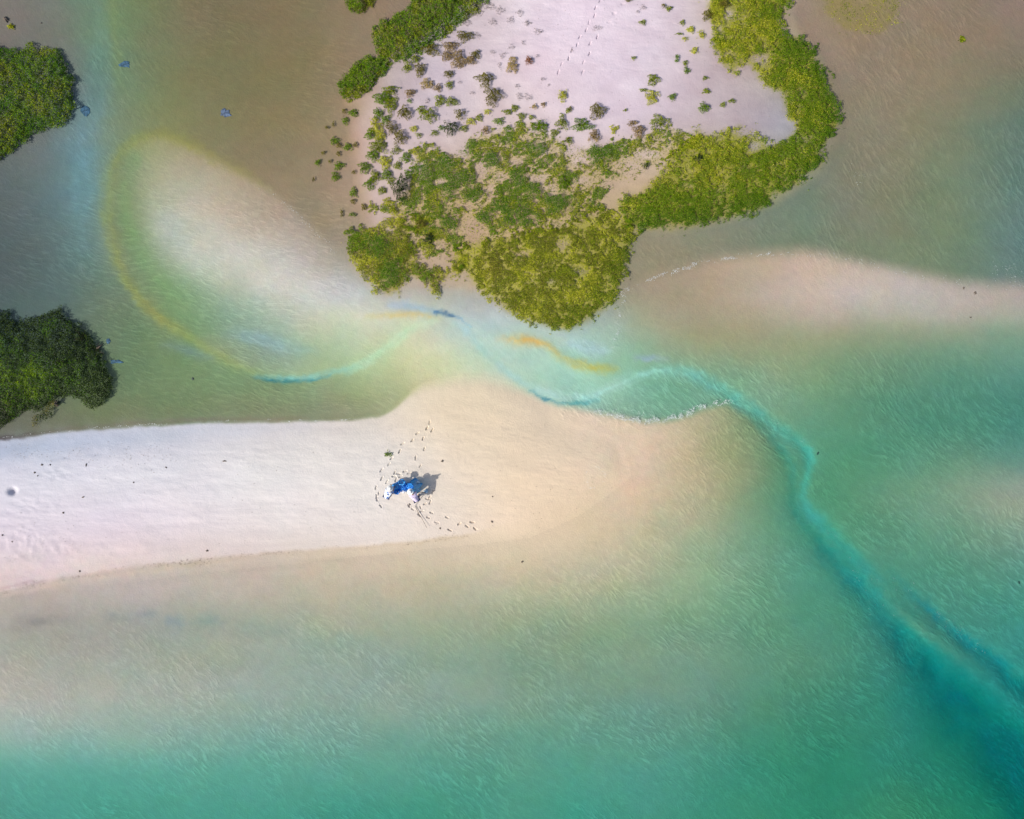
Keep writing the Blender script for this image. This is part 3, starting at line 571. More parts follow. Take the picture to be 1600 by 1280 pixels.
# --- tall mangrove thickets: thing > crown, trunk
def thicket(name, poly, label, cat, H, pals, seed, dens=900, edge=22, group=None, leaf=.09, trunks=1, pale=None):
    rng = np.random.RandomState(seed)
    P = smooth_poly(pl(poly), 3, True); lo = P.min(0) - 8; hi = P.max(0) + 8
    n = int((hi - lo).prod() / SCALE ** 2 * dens)
    X = rng.uniform(lo[0], hi[0], n).astype(np.float32); Y = rng.uniform(lo[1], hi[1], n).astype(np.float32)
    ax = X + (fbm(X / 9, Y / 9, 3, seed) - .5) * 16; ay = Y + (fbm(X / 9, Y / 9, 3, seed + 1) - .5) * 16
    sd = sdf(P, ax, ay)
    keep = sd > rng.uniform(-2.5, 2.5, n) * 1.0
    X, Y, sd = X[keep], Y[keep], np.maximum(sd[keep], 0); n = len(X)
    cl = fbm(X / 15, Y / 15, 3, seed + 5); cf = fbm(X / 5, Y / 5, 2, seed + 8)
    top = H * (.12 + .88 * (1 - np.exp(-sd / edge))) * (.72 + .56 * cl) + (cf - .5) * .5
    z = top - np.abs(rng.normal(size=n)) * .16 * H * .6
    z = np.maximum(z, .08)
    g = np.maximum(gz(X, Y), -.3); z = z + np.maximum(g, 0)
    cx, cy = P.mean(0); cx = max(cx, -20)
    # perspective is real: crown points stand above the ground they grow from
    shrink = 1 - z / CAM_H
    Wp = to_world(X, Y, z); Wp[:, 0] *= shrink; Wp[:, 1] *= shrink
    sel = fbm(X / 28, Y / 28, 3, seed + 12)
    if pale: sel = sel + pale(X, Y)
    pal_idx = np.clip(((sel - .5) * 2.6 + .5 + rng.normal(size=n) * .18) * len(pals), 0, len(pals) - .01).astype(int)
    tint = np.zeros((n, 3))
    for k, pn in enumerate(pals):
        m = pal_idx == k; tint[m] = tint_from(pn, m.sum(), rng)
    base = Vector((float(Wp[:, 0].mean()), float(Wp[:, 1].mean()), 0))
    root = empty(name, base); tag(root, label, cat, group)
    Wl = Wp - np.array(base)
    link_mesh('crown', leaf_mesh('crown', Wl, rng.uniform(.6, 1.3, n) * leaf, tint, rng, .62), m_leaf, root)['kind'] = 'stuff'
    for k in range(trunks):
        ch = []
        j = rng.randint(n) if trunks > 1 else np.argmax(sd + rng.rand(n))
        b = Wl[j].copy(); zz = float(b[2]); b[2] = -.5
        ch.append(([b, b + [.05, .03, .5 + zz * .35], b + [.1, -.05, .5 + zz * .8]], [.12, .09, .04]))
        for q in range(6):
            a = rng.rand() * 6.28; d = rng.uniform(.3, .8) * min(1.4, H)
            m0 = b + [.05, .03, .5 + zz * .3]
            ch.append(([m0, m0 + [math.cos(a) * d * .5, math.sin(a) * d * .5, zz * .2], m0 + [math.cos(a) * d, math.sin(a) * d, zz * .35]], [.06, .04, .015]))
            ch.append(([b + [0, 0, .5 + zz * .15], b + [math.cos(a) * .25, math.sin(a) * .25, .4], b + [math.cos(a) * .4, math.sin(a) * .4, -.1]], [.03, .025, .02]))
        tubes('trunk', ch, m_bark, root, 5)
    return root
thicket('mangrove_tree', '-70,70 0,74 30,77 45,67 60,76 90,78 100,95 107,118 120,126 111,140 117,163 110,180 95,198 65,204 40,218 20,233 5,243 -70,262',
        'broad bright green mangrove crown cut by the upper left edge', 'mangrove', .85, ['olive', 'green', 'green', 'deep'], 11, 720, trunks=3)
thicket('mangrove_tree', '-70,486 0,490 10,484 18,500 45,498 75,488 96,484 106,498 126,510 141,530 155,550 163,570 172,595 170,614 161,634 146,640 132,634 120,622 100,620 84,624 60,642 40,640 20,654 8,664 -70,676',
        'darkest green mangrove, just above the beach at the left edge', 'mangrove', 1.15, ['dark', 'dark', 'deep', 'dark', 'green'], 12, 720, trunks=3, edge=34, pale=lambda X, Y: -.24 + .42 * np.exp(-(((X - 35) / 75) ** 2 + ((Y - 590) / 50) ** 2)))   # crown's shaded upper right painted in: leaves darken away from the left
thicket('mangrove_branch_clump', '76,626 92,630 84,642 76,652 60,662 50,660 56,650 64,646', 'ragged strip of dark mangrove twigs hanging over the water near the beach', 'mangrove', .5, ['dark', 'darkol'], 13, 420, edge=6)
thicket('mangrove_hedge', '590,84 580,60 588,42 610,25 640,8 660,-45 785,-45 757,4 737,22 715,38 690,60 660,80 632,95 610,94',
        'long dense bright green hedge along the upper left rim of the islet', 'hedge', .75, ['green', 'deep', 'green', 'olive'], 14, 850, trunks=4)
thicket('mangrove_shrub', '529,142 533,124 548,106 566,92 594,88 615,96 602,114 586,134 566,149 546,155',
        'rounded green bush at the lower end of the bright hedge', 'shrub', .7, ['green', 'green', 'deep', 'olive'], 15, 1000, trunks=2)
thicket('mangrove_shrub', '536,-40 540,3 550,14 562,21 575,14 583,0 588,-40', 'small olive green bush standing in brown shallows at the top edge', 'shrub', .6, ['olive', 'darkol', 'green'], 16, 900)

# --- ground cover of the islet: creeping succulents nobody could count
THIN = [(1052,262,52,26,.55),(1140,222,50,16,.35),(1140,40,30,26,.25),(1185,100,30,18,.4),(900,350,60,20,.25),(760,410,40,24,.2),(1110,300,40,16,.2),(1240,300,60,10,.3),(1100,355,90,8,.3),(1305,180,10,60,.25)]
DEEP = [(718,288,30,18),(742,308,18,16),(706,302,18,14),(700,258,14,10),(815,338,26,20),(785,332,18,14),(872,318,26,13),(806,283,14,20),(832,302,14,18),(770,258,16,14),(835,236,14,10),(702,352,16,12),(660,270,16,18),(757,340,16,12),(930,245,20,14),(590,385,24,20),(610,430,20,22)]
rng = np.random.RandomState(77)
names = ['succulent_ground_cover', 'succulent_ground_cover', 'succulent_ground_cover', 'succulent_ground_cover', 'seagrass_patch']
labels = ['dense olive green carpet along the right rim of the islet', 'olive succulent carpet covering the bottom tip of the islet', 'thick dark green carpet on the lower left lobe of the islet', 'patchy green and yellow succulents with bare sand in the middle of the islet', 'pale yellowish seagrass patch under shallow water right of the islet']
pals_z = [['green', 'olive', 'green', 'olive', 'yellow'], ['olive', 'darkol', 'olive', 'olive', 'yellow'], ['green', 'olive', 'darkol', 'olive', 'yellow'], ['green', 'deep', 'olive', 'yellow', 'olive'], ['yellow', 'olive']]
for gi, (poly, dens, hh, zi) in enumerate(G):
    P = smooth_poly(pl(poly), 3, True); lo = P.min(0) - 10; hi = P.max(0) + 10
    n = int((hi - lo).prod() / SCALE ** 2 * (1250 if zi != 4 else 160))
    X = rng.uniform(lo[0], hi[0], n).astype(np.float32); Y = rng.uniform(lo[1], hi[1], n).astype(np.float32)
    ax = X + (fbm(X / 10, Y / 10, 3, 70 + gi) - .5) * 22; ay = Y + (fbm(X / 10, Y / 10, 3, 80 + gi) - .5) * 22
    sd = sdf(P, ax, ay)
    D = dens * sstep(-7, 15, sd)
    for (cx, cy, rx, ry) in CLEAR:
        D = D * (1 - .9 * np.exp(-(((ax - cx) / (rx * 1.2)) ** 2 + ((ay - cy) / (ry * 1.2)) ** 2)))
    for (cx, cy, rx, ry, st) in THIN: D = D * (1 - st * np.exp(-(((ax - cx) / rx) ** 2 + ((ay - cy) / ry) ** 2)))
    dm = np.zeros(n)
    for (cx, cy, rx, ry) in DEEP: dm = np.maximum(dm, np.exp(-(((ax - cx) / rx) ** 2 + ((ay - cy) / ry) ** 2) ** 2))
    D = np.maximum(D, .97 * dm * sstep(-4, 6, sd))
    patch = fbm(X / 11, Y / 11, 3, 90); fine = fbm(X / 3.4, Y / 3.4, 2, 95)
    nz = patch * .55 + fine * .45
    nz = sstep(.22, .76, nz)
    keep = nz < D * rng.uniform(.92, 1.05, n)
    keep &= rng.rand(n) < .35 + .65 * sstep(0, .25, D - nz)
    keep |= rng.rand(n) < .07 * sstep(0, 12, sd)
    X, Y, sd, D, nz, fine = X[keep], Y[keep], sd[keep], D[keep], nz[keep], fine[keep]; n = len(X)
    body = sstep(0, .3, D - nz)
    dm = dm[keep]
    lump = fbm(X / 6.5, Y / 6.5, 2, 140)
    z = gz(X, Y) + hh * (.25 + .75 * body) * (.35 + 1.1 * lump) * rng.uniform(.55, 1.0, n) + .25 * dm * rng.rand(n) + .02
    if zi == 4: z = gz(X, Y) + rng.uniform(.01, .06, n)
    sel = fbm(X / 22, Y / 22, 3, 120 + gi) + (.25 * (1 - body))
    ps = pals_z[zi]
    k_ = np.clip(((sel - .5) * 2.2 + .42 + rng.normal(size=n) * .2) * len(ps), 0, len(ps) - .01).astype(int)
    tint = np.zeros((n, 3))
    for k, pn in enumerate(ps):
        m = k_ == k; tint[m] = tint_from(pn, m.sum(), rng)
    m = rng.rand(n) < dm * .95; tint[m] = tint_from('deep', m.sum(), rng)
    if zi == 0:      # the outer rim is darker green
        ro = seg_dist(pl('1250,60 1290,95 1308,150 1312,200 1288,255 1250,290 1190,325 1100,345 1010,360'), X, Y)[0]
        m = rng.rand(n) < .7 * sstep(75, 25, ro); tint[m] = tint_from('green', m.sum(), rng)
        m = rng.rand(n) < .75 * sstep(38, 6, ro); tint[m] = tint_from('deep', m.sum(), rng) * .85
        m = rng.rand(n) < .5 * sstep(60, 110, ro); tint[m] = tint_from('yellow', m.sum(), rng)
    if zi == 1:
        m = rng.rand(n) < .5 * sstep(45, 10, seg_dist(pl('985,400 955,480 890,515'), X, Y)[0]); tint[m] = tint_from('green', m.sum(), rng) * .85
        m = rng.rand(n) < .5 * sstep(30, 5, np.hypot((X - 770) / 1.2, Y - 420)); tint[m] = tint_from('darkol', m.sum(), rng)
    base = np.array([float(wx(P[:, 0].mean())), float(wy(P[:, 1].mean())), 0.])
    o = link_mesh(names[zi], leaf_mesh(names[zi], to_world(X, Y, z) - base, rng.uniform(.55, 1.3, n) * .07, tint, rng, .75), m_leaf)
    o.location = base
    tag(o, labels[zi], 'seagrass' if zi == 4 else 'ground cover', None, 'stuff')

# --- single shrubs and tufts
def shrub(name, x, y, rx, ry, h, pal, label, group=None, seed=0, dens=950, parts=True, leaf=.075):
    r = np.random.RandomState(1000 + seed)
    n = max(26, int(math.pi * rx * ry / SCALE ** 2 * dens * 1.3))
    a = r.uniform(0, 2 * math.pi, n); q = np.sqrt(r.rand(n))
    lob = 1 + .22 * np.sin(a * 3 + seed) + .16 * np.sin(a * 5 + seed * 2.3) + .12 * np.sin(a * 9 + seed * 1.7)
    X = np.cos(a) * q * rx * lob / SCALE; Y = np.sin(a) * q * ry * lob / SCALE
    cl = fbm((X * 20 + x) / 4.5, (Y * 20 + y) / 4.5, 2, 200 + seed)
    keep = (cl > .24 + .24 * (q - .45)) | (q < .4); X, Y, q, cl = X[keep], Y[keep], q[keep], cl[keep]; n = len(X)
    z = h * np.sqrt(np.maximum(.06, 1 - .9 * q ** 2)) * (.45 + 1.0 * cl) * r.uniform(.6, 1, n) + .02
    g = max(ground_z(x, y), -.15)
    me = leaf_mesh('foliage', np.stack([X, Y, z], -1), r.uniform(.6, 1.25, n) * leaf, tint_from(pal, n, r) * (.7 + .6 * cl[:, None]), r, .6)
    root = empty(name, (wx(x), wy(y), g)); tag(root, label, 'shrub' if parts else 'plant', group)
    link_mesh('foliage', me, m_leaf if pal not in ('brown', 'tan', 'rust', 'grey') else m_dryleaf, root)['kind'] = 'stuff'
    if not parts: return root
    ch = []
    for k in range(6):
        t = r.rand() * 6.28; d = r.uniform(.4, .85)
        ch.append(([(0, 0, -.05), (math.cos(t) * rx / SCALE * d * .5, math.sin(t) * ry / SCALE * d * .5, h * .45), (math.cos(t) * rx / SCALE * d, math.sin(t) * ry / SCALE * d, h * .6)], [.03, .02, .008]))
    tubes('stem', ch, m_bark, root, 5)
    return root
ORD = 'first second third fourth fifth sixth seventh eighth ninth tenth eleventh twelfth thirteenth fourteenth fifteenth sixteenth seventeenth eighteenth nineteenth twentieth'.split()
ORD += ['twenty-' + w for w in ORD[:9]] + ['thirtieth'] + ['thirty-' + w for w in ORD[:9]]
def ranks(items, axis): return {i: ORD[r] for r, i in enumerate(sorted(range(len(items)), key=lambda i: items[i][axis]))}
SHRUBS = [
 (757,131,13,11,.5,'darkol','dark olive shrub alone on pale sand, upper of the touching pair'),
 (770,157,14,14,.55,'darkol','larger dark olive shrub, lower of the touching pair on pale sand'),
 (826,101,6,6,.3,'rust','small round reddish brown shrub on the open pale sand'),
 (800,110,9,10,.3,'tan','tan dried shrub just left of the small reddish round one'),
 (802,97,6,5,.25,'tan','small tan tuft touching the top of the tan dried shrub'),
 (675,82,14,9,.4,'darkol','wide olive brown shrub close below the bright green hedge'),
 (705,77,12,9,.35,'brown','brown shrub between the wide olive one and the topmost olive shrub'),
 (727,61,13,8,.35,'darkol','topmost olive shrub on the sand beside the bright hedge'),
 (699,93,9,7,.3,'brown','small flat brown shrub under the brown shrubs near the hedge'),
 (717,99,11,14,.4,'brown','tall brown dried shrub, largest of the brown cluster near the hedge'),
 (735,100,9,7,.35,'brown','dark brown shrub touching the right of the tall brown one'),
 (744,90,8,6,.35,'darkol','small olive shrub at the upper right end of the brown cluster'),
 (702,121,7,6,.35,'darkol','small olive shrub on bluish sand below the brown cluster'),
 (657,113,8,11,.35,'darkol','upright olive shrub on pale sand right of the rounded green bush'),
 (650,96,9,6,.3,'olive','light olive tuft just under the bright green hedge'),
 (637,108,7,9,.3,'olive','olive tuft between the rounded bush and the upright olive shrub'),
 (668,136,11,8,.3,'tan','straw coloured tuft below the upright olive shrub'),
 (685,142,6,6,.28,'brown','small dark brown tuft right of the straw coloured one'),
 (703,138,6,6,.28,'olive','small olive tuft above the scattered grey twigs'),
 (642,150,8,6,.28,'brown','brown and green tuft right of the western green strip'),
 (688,163,8,9,.3,'olive','star shaped light green tuft above the twin toned shrub'),
 (707,165,10,7,.3,'olive','wedge shaped green tuft left of the touching dark pair'),
 (633,182,11,10,.5,'darkol','round dark olive shrub right of the western green strip'),
 (672,186,13,11,.5,'olive','twin toned shrub, yellow green left and dark right'),
 (659,177,6,7,.3,'olive','little green tuft touching the upper left of the twin toned shrub'),
 (719,184,8,8,.45,'darkol','compact dark olive shrub right of the twin toned shrub'),
 (705,206,11,11,.55,'dark','darkest round shrub on the sand edge above the green middle'),
 (613,205,10,10,.5,'darkol','upper left of two joined dark olive shrubs near the western strip'),
 (627,220,11,11,.5,'darkol','lower right of two joined dark olive shrubs near the western strip'),
 (759,209,6,6,.3,'brown','small brown shrub at the upper edge of the green middle'),
 (628,300,12,21,.9,'dark','grey green sapling, tallest plant at the left edge of the green middle'),
 (671,375,8,8,.45,'dark','dark tuft beside a bare patch in the lower left green'),
 (660,353,9,7,.4,'darkol','dark tuft above the bare patch in the lower left green'),
 (931,180,12,12,.5,'darkol','round golden brown shrub on lilac sand in the upper middle'),
 (908,201,16,10,.35,'green','bright green slanted shrub just lower left of the golden brown one'),
 (877,197,9,12,.35,'olive','upright yellow green shrub left of the bright slanted one'),
 (843,203,13,9,.35,'green','vivid green shrub at the upper edge of the green middle'),
 (878,155,7,9,.3,'yellow','yellow green tuft alone above the vivid green shrubs'),
 (1016,157,11,11,.3,'yellow','yellow green tuft, largest on the open lilac sand at right'),
 (1018,131,9,9,.28,'olive','cluster of small green tufts above the large yellow green one'),
 (1097,174,9,8,.35,'green','dark green wedge shaped tuft on lilac sand by the right rim'),
 (1140,163,6,3,.25,'olive','small flat green tuft right of the dark green wedge'),
 (1126,169,4,4,.25,'olive','tiny round tuft between the wedge and the flat tuft'),
 (1048,157,6,6,.28,'green','small star shaped green tuft between wedge and yellow green tuft'),
 (995,210,9,10,.4,'brown','brown olive shrub at the upper edge of the sparse tan patch'),
 (985,197,8,5,.3,'brown','small brown tuft above the brown olive shrub'),
 (1028,196,16,10,.35,'olive','wide olive shrub right of the brown olive one'),
 (927,218,9,9,.4,'brown','dark brown shrub right below the bright slanted green shrub'),
 (887,225,7,6,.3,'olive','lone olive tuft on bare sand left of the dark brown shrub'),
 (1089,251,7,6,.35,'dark','dark twiggy tuft inside the thin olive growth at right'),
 (1006,263,5,5,.35,'dark','small dark tuft in the middle of the sparse tan patch'),
 (880,290,10,11,.35,'green','feathery green tuft on bare pinkish sand in the green middle'),
 (1103,31,9,8,.4,'darkol','dark olive shrub at the upper left corner of the right rim'),
 (1127,14,9,6,.4,'darkol','second dark olive shrub near the top edge of the right rim'),
]
for i, (x, y, rx, ry, h, pal, lab) in enumerate(SHRUBS):
    shrub('low_shrub', x, y, rx, ry, h, pal, lab, 'shrubs on the islet sand', i, parts=(rx + ry) >= 12)
STRIP = [(600,158,14,11),(612,168,10,13),(592,180,8,8),(588,199,10,12),(580,213,9,9),(593,231,15,11),(584,246,10,9),(603,256,10,11),(571,264,10,9),(588,279,9,10),(606,275,9,8),(596,214,8,10),(578,290,8,9),(612,146,12,8),(604,190,7,7)]
rk = ranks(STRIP, 1)
for i, (x, y, rx, ry) in enumerate(STRIP):
    shrub('green_shrub', x, y, rx, ry, .3, ('green', 'olive', 'green', 'yellow')[i % 4], f'bright green creeping shrub, {rk[i]} from the top of the strip on the left shore', 'shrubs of the western strip', 200 + i)
TIDE = [(553,178,8,6),(540,190,5,6),(538,176,3,5),(523,221,7,6),(530,228,4,4),(544,231,7,6),(556,228,4,4),(497,255,5,5),(505,240,3,3),(530,260,8,7),(525,277,7,7),(553,302,6,8),(521,195,2.5,4),(511,200,2.5,3),(552,316,4,4),(569,326,4,7),(534,334,2.5,6),(551,336,6,3),(553,270,3,3),(529,241,3,4),(516,253,2.5,3),(490,280,2.5,4)]
rb = [t for t in TIDE if t[0] and t[2] >= 5]; rt = [t for t in TIDE if t[2] < 5]
rkb = ranks(rb, 1); rkt = ranks(rt, 1)
for i, (x, y, rx, ry) in enumerate(TIDE):
    big = rx >= 5; rk = rkb[rb.index(TIDE[i])] if big else rkt[rt.index(TIDE[i])]
    shrub('tidal_plant', x, y, rx, ry, .22, 'green' if big else 'darkol', f'green clump in the brown shallows left of the islet, {rk} larger one from the top' if big else f'tiny dark tuft in brown shallows left of the islet, {rk} tiny one from the top', 'larger clumps in the western shallows' if big else 'tiny tufts in the western shallows', 300 + i, parts=False)
SMALL = [(1063,42,4,4,'olive'),(1054,97,4,6,'green'),(1068,105,4,5,'olive'),(1070,116,5,5,'green'),(1099,128,5,3,'olive'),(1100,148,6,4,'olive'),(1082,85,6,5,'yellow'),(1002,42,5,4,'olive'),(988,97,4,3,'olive'),(1042,20,5,4,'olive'),(1034,16,3,3,'darkol'),(980,6,5,4,'darkol'),(1058,60,6,2,'olive'),(1076,53,6,5,'yellow'),(1068,67,5,3,'yellow'),(958,206,6,7,'yellow'),(866,212,7,5,'olive'),(886,178,4,4,'olive'),(890,175,3,3,'darkol'),(834,172,5,4,'tan'),(848,169,4,4,'brown'),(793,180,8,4,'olive'),(804,174,6,5,'olive'),(1128,75,8,6,'yellow'),(1092,60,7,6,'yellow'),(1112,68,5,4,'olive'),(976,178,4,3,'olive'),(1003,147,6,3,'olive')]
rk = ranks(SMALL, 0); CN = {'olive': 'olive', 'green': 'green', 'yellow': 'yellow green', 'darkol': 'dark olive', 'tan': 'straw', 'brown': 'brown'}
for i, (x, y, rx, ry, pal) in enumerate(SMALL):
    shrub('sand_tuft', x, y, rx, ry, .2, pal, f'tiny {CN[pal]} tuft on upper islet sand, {rk[i]} tiny one from left', 'tiny tufts on the upper islet sand', 400 + i, parts=False, leaf=.08)
MORE = [(620,238,8,7),(636,250,9,8),(622,262,7,6),(648,206,6,5),(656,216,5,4),(690,205,5,4),(680,213,6,5),(735,195,8,5),(748,189,7,5),(780,195,9,6),(815,186,7,5),(762,180,6,4),(830,188,5,4),(641,162,4,3),(725,206,7,5),(650,240,8,6),(612,285,7,6),(640,275,7,6),(598,300,7,6),(606,318,9,6)]
rk = ranks(MORE, 0)
for i, (x, y, rx, ry) in enumerate(MORE):
    shrub('creeping_tuft', x, y, rx, ry, .22, ('olive', 'green', 'olive', 'yellow')[i % 4], f'low creeping tuft where sand meets the green middle, {rk[i]} such tuft from left', 'creeping tufts along the sand edge', 700 + i, parts=False)
GREY = [(770,38,7,6),(798,36,6,6),(813,25,6,5),(823,42,6,4),(841,54,8,5),(782,20,7,6),(799,78,5,5),(817,72,4,4),(785,92,5,5),(770,87,4,4),(839,93,4,3),(932,50,8,4),(824,40,5,4),(893,84,3,3),(849,129,4,4),(856,139,2.5,3),(812,155,6,6),(700,132,3,3),(687,155,4,4),(669,162,4,4),(738,150,4,3),(720,134,3,3),(847,129,3,3),(796,106,3,3),(760,12,14,8),(744,22,12,8),(728,36,10,7),(780,108,4,6),(808,140,4,4),(825,157,6,5),(745,60,6,5),(1002,18,5,4),(994,25,3,2)]
rk = ranks(GREY, 0)
for i, (x, y, rx, ry) in enumerate(GREY):
    shrub('dead_twig_clump', x, y, rx, ry, .12, 'grey', f'grey dead twigs flat on pale islet sand, {rk[i]} such clump from the left', 'dead twigs on the islet sand', 500 + i, parts=False, dens=260, leaf=.07)
shrub('seagrass_tuft', 1503, 62, 5, 5, .06, 'olive', 'lone star shaped green seagrass tuft in brown water at upper right', None, 600, parts=False, leaf=.12)
shrub('seagrass_tuft', 18, 42, 5, 4, .15, 'yellow', 'yellow green tuft beside the dark stump at the upper left edge', None, 601, parts=False, leaf=.12)
#SMALL

# ------------------------------------------------------------------ people, nets, litter
m_skin = simple('skin', (.32, .17, .11), .6, .1); m_white = simple('white_cotton', (.72, .73, .80), .8, .10, 10, .2)
m_lilac = simple('lilac_cotton', (.58, .50, .66), .8, .12, 10, .2); m_hat = simple('white_hat', (.80, .80, .78), .75, .06, 14)
m_navy = simple('dark_blue_cotton', (.03, .05, .13), .8, .3); m_maroon = simple('maroon_band', (.16, .03, .08), .7, .2)
m_blue = simple('blue_netting', (.03, .23, .80), .45, .45, 5, .5); m_blue2 = simple('bright_blue_net', (.09, .40, .95), .4, .35, 9, .5)
m_teal = simple('thin_blue_net', (.03, .33, .72), .5, .35, 6, .5); m_paleblue = simple('pale_blue_plastic', (.40, .58, .75), .35, .15)
m_darkpole = simple('dark_pole', (.03, .04, .07), .5, .3); m_whitepole = simple('white_pole', (.75, .74, .76), .4, .05)
m_weed = simple('dry_seaweed', (.13, .105, .085), .85, .5, 20, .3); m_foam = simple('sea_foam', (.74, .77, .77), .6, .05)
# printed shirt: white cloth with blue figures
m_print, nt, bs, out = mat_new('printed_shirt')
tc = nt.nodes.new('ShaderNodeTexCoord'); vo = nt.nodes.new('ShaderNodeTexVoronoi'); vo.inputs['Scale'].default_value = 5
nt.links.new(tc.outputs['Object'], vo.inputs['Vector']); rr = nt.nodes.new('ShaderNodeValToRGB'); rr.color_ramp.interpolation = 'CONSTANT'
rr.color_ramp.elements[0].color = (.06, .16, .50, 1); rr.color_ramp.elements[1].position = .33; rr.color_ramp.elements[1].color = (.72, .76, .84, 1)
nt.links.new(vo.outputs['Distance'], rr.inputs['Fac']); nt.links.new(rr.outputs['Color'], bs.inputs['Base Color']); bs.inputs['Roughness'].default_value = .8

# thin netting lets part of the light through
nt = m_teal.node_tree; po = nt.nodes['Principled BSDF']; oo = nt.nodes['Material Output']
tp = nt.nodes.new('ShaderNodeBsdfTransparent'); tp.inputs[0].default_value = (.75, .9, 1, 1); mm = nt.nodes.new('ShaderNodeMixShader'); mm.inputs[0].default_value = .28
nt.links.new(po.outputs[0], mm.inputs[1]); nt.links.new(tp.outputs[0], mm.inputs[2]); nt.links.new(mm.outputs[0], oo.inputs['Surface'])
def skin_obj(name, verts, edges, radii, root_i, mat, parent, sub=1):
    me = bpy.data.meshes.new(name); me.from_pydata([tuple(v) for v in verts], edges, [])
    o = link_mesh(name, me, mat, parent)
    o.modifiers.new('skin', 'SKIN'); o.modifiers['skin'].use_smooth_shade = True
    for i, sv in enumerate(me.skin_vertices[0].data):
        r = radii[i]; sv.radius = (r, r) if not isinstance(r, tuple) else r; sv.use_root = (i == root_i)
    o.modifiers.new('sub', 'SUBSURF').levels = sub; o.modifiers['sub'].render_levels = sub
    return o
def person(loc, rz, label, shirt_mat, lean=.9):
    root = empty('person', loc, rz); tag(root, label, 'person'); root.scale = (1.12,) * 3
    J = {}; V = []; E = []; R = []
    def add(n, p, r, to=None):
        J[n] = len(V); V.append(p); R.append(r)
        if to is not None: E.append((J[to], J[n]))
    add('pelvis', (-.18, 0, .84), .15); add('waist', (-.02, 0, .98), .135, 'pelvis'); add('chest', (.20, 0, 1.12), .155, 'waist')
    add('neckb', (.36, 0, 1.22), .07, 'chest'); add('neck', (.42, 0, 1.25), .055, 'neckb'); add('chin', (.50, 0, 1.27), .075, 'neck'); add('head', (.55, 0, 1.34), .10, 'chin'); add('crown', (.55, 0, 1.42), .085, 'head'); add('nose', (.655, 0, 1.30), .018, 'head')
    for s, q in (('l', 1), ('r', -1)):
        add(s + 'ear', (.54, q * .10, 1.33), .02, 'head')
        add(s + 'sh', (.28, q * .18, 1.13), .065, 'chest'); add(s + 'el', (.42, q * .24, .88), .045, s + 'sh'); add(s + 'wr', (.58, q * .15, .70), .028, s + 'el')
        add(s + 'palm', (.63, q * .14, .65), (.036), s + 'wr')
        for k, (dy, ln) in enumerate(((-.03, .055), (-.01, .07), (.012, .065), (.032, .05))):
            add(f'{s}f{k}a', (.655, q * .14 + dy, .615), .010, s + 'palm'); add(f'{s}f{k}b', (.655 + ln * .3, q * .14 + dy, .615 - ln * .8), .009, f'{s}f{k}a'); add(f'{s}f{k}c', (.645, q * .14 + dy, .615 - ln * 1.4), .008, f'{s}f{k}b')
        add(s + 'th1', (.635, q * .14 - q * .05, .65), .011, s + 'palm'); add(s + 'th2', (.66, q * .14 - q * .06, .61), .009, s + 'th1')
        add(s + 'hip', (-.16, q * .11, .76), .10, 'pelvis'); add(s + 'kn', (-.02, q * .14, .45), .068, s + 'hip'); add(s + 'an', (-.08, q * .14, .08), .04, s + 'kn'); add(s + 'toe', (.10, q * .16, .03), .035, s + 'an')
    skin_obj('body', V, E, R, 0, m_skin, root)
    # clothes: a loose shirt and trousers over the body
    sv = [(-.20, 0, .84), (-.02, 0, .99), (.20, 0, 1.13), (.34, 0, 1.20), (.28, .19, 1.13), (.37, .235, .97), (.28, -.19, 1.13), (.37, -.235, .97)]
    skin_obj('shirt', sv, [(0, 1), (1, 2), (2, 3), (2, 4), (4, 5), (2, 6), (6, 7)], [.19, .18, .20, .10, .095, .085, .095, .085], 1, shirt_mat, root)
    tv = [(-.18, 0, .82), (-.16, .11, .74), (-.02, .145, .45), (-.08, .145, .14), (-.16, -.11, .74), (-.02, -.145, .45), (-.08, -.145, .14)]
    skin_obj('trousers', tv, [(0, 1), (1, 2), (2, 3), (0, 4), (4, 5), (5, 6)], [.165, .125, .09, .07, .125, .09, .07], 0, m_navy, root)
    # wide sun hat, slightly tipped forward
    prof = [(.0, 1.0), (.05, .99), (.085, .95), (.10, .86), (.105, .78), (.17, .755), (.215, .735), (.218, .722), (.16, .735), (.10, .75)]
    bmh = bmesh.new(); rings = []
    for r_, z_ in prof[1:]:
        rings.append([bmh.verts.new((r_ * math.cos(t) * (1.06 + .03 * math.sin(3 * t)), r_ * math.sin(t), (z_ - .78) * .62 + .012 * math.sin(2 * t + 1) * (r_ > .15))) for t in [2 * math.pi * k / 20 for k in range(20)]])
    top = bmh.verts.new((0, 0, .22 * .62))
    for k in range(20): bmh.faces.new((top, rings[0][k], rings[0][(k + 1) % 20]))
    for a, b in zip(rings, rings[1:]):
        for k in range(20): bmh.faces.new((a[k], b[k], b[(k + 1) % 20], a[(k + 1) % 20]))
    mh = bpy.data.meshes.new('hat'); bmh.to_mesh(mh); bmh.free()
    for p in mh.polygons: p.use_smooth = True
    hat = link_mesh('hat', mh, m_hat, root); hat.location = (.55, 0, 1.43); hat.rotation_euler = (0, .35, 0)
    bt = bmesh.new()
    for z_ in (.0, .035):
        for k in range(20): bt.verts.new((.112 * math.cos(2 * math.pi * k / 20) * 1.06, .112 * math.sin(2 * math.pi * k / 20), z_))
    bt.verts.ensure_lookup_table()
    for k in range(20): bt.faces.new((bt.verts[k], bt.verts[(k + 1) % 20], bt.verts[20 + (k + 1) % 20], bt.verts[20 + k]))
    mb_ = bpy.data.meshes.new('hat_band'); bt.to_mesh(mb_); bt.free()
    link_mesh('hat_band', mb_, m_maroon, hat)
    return root
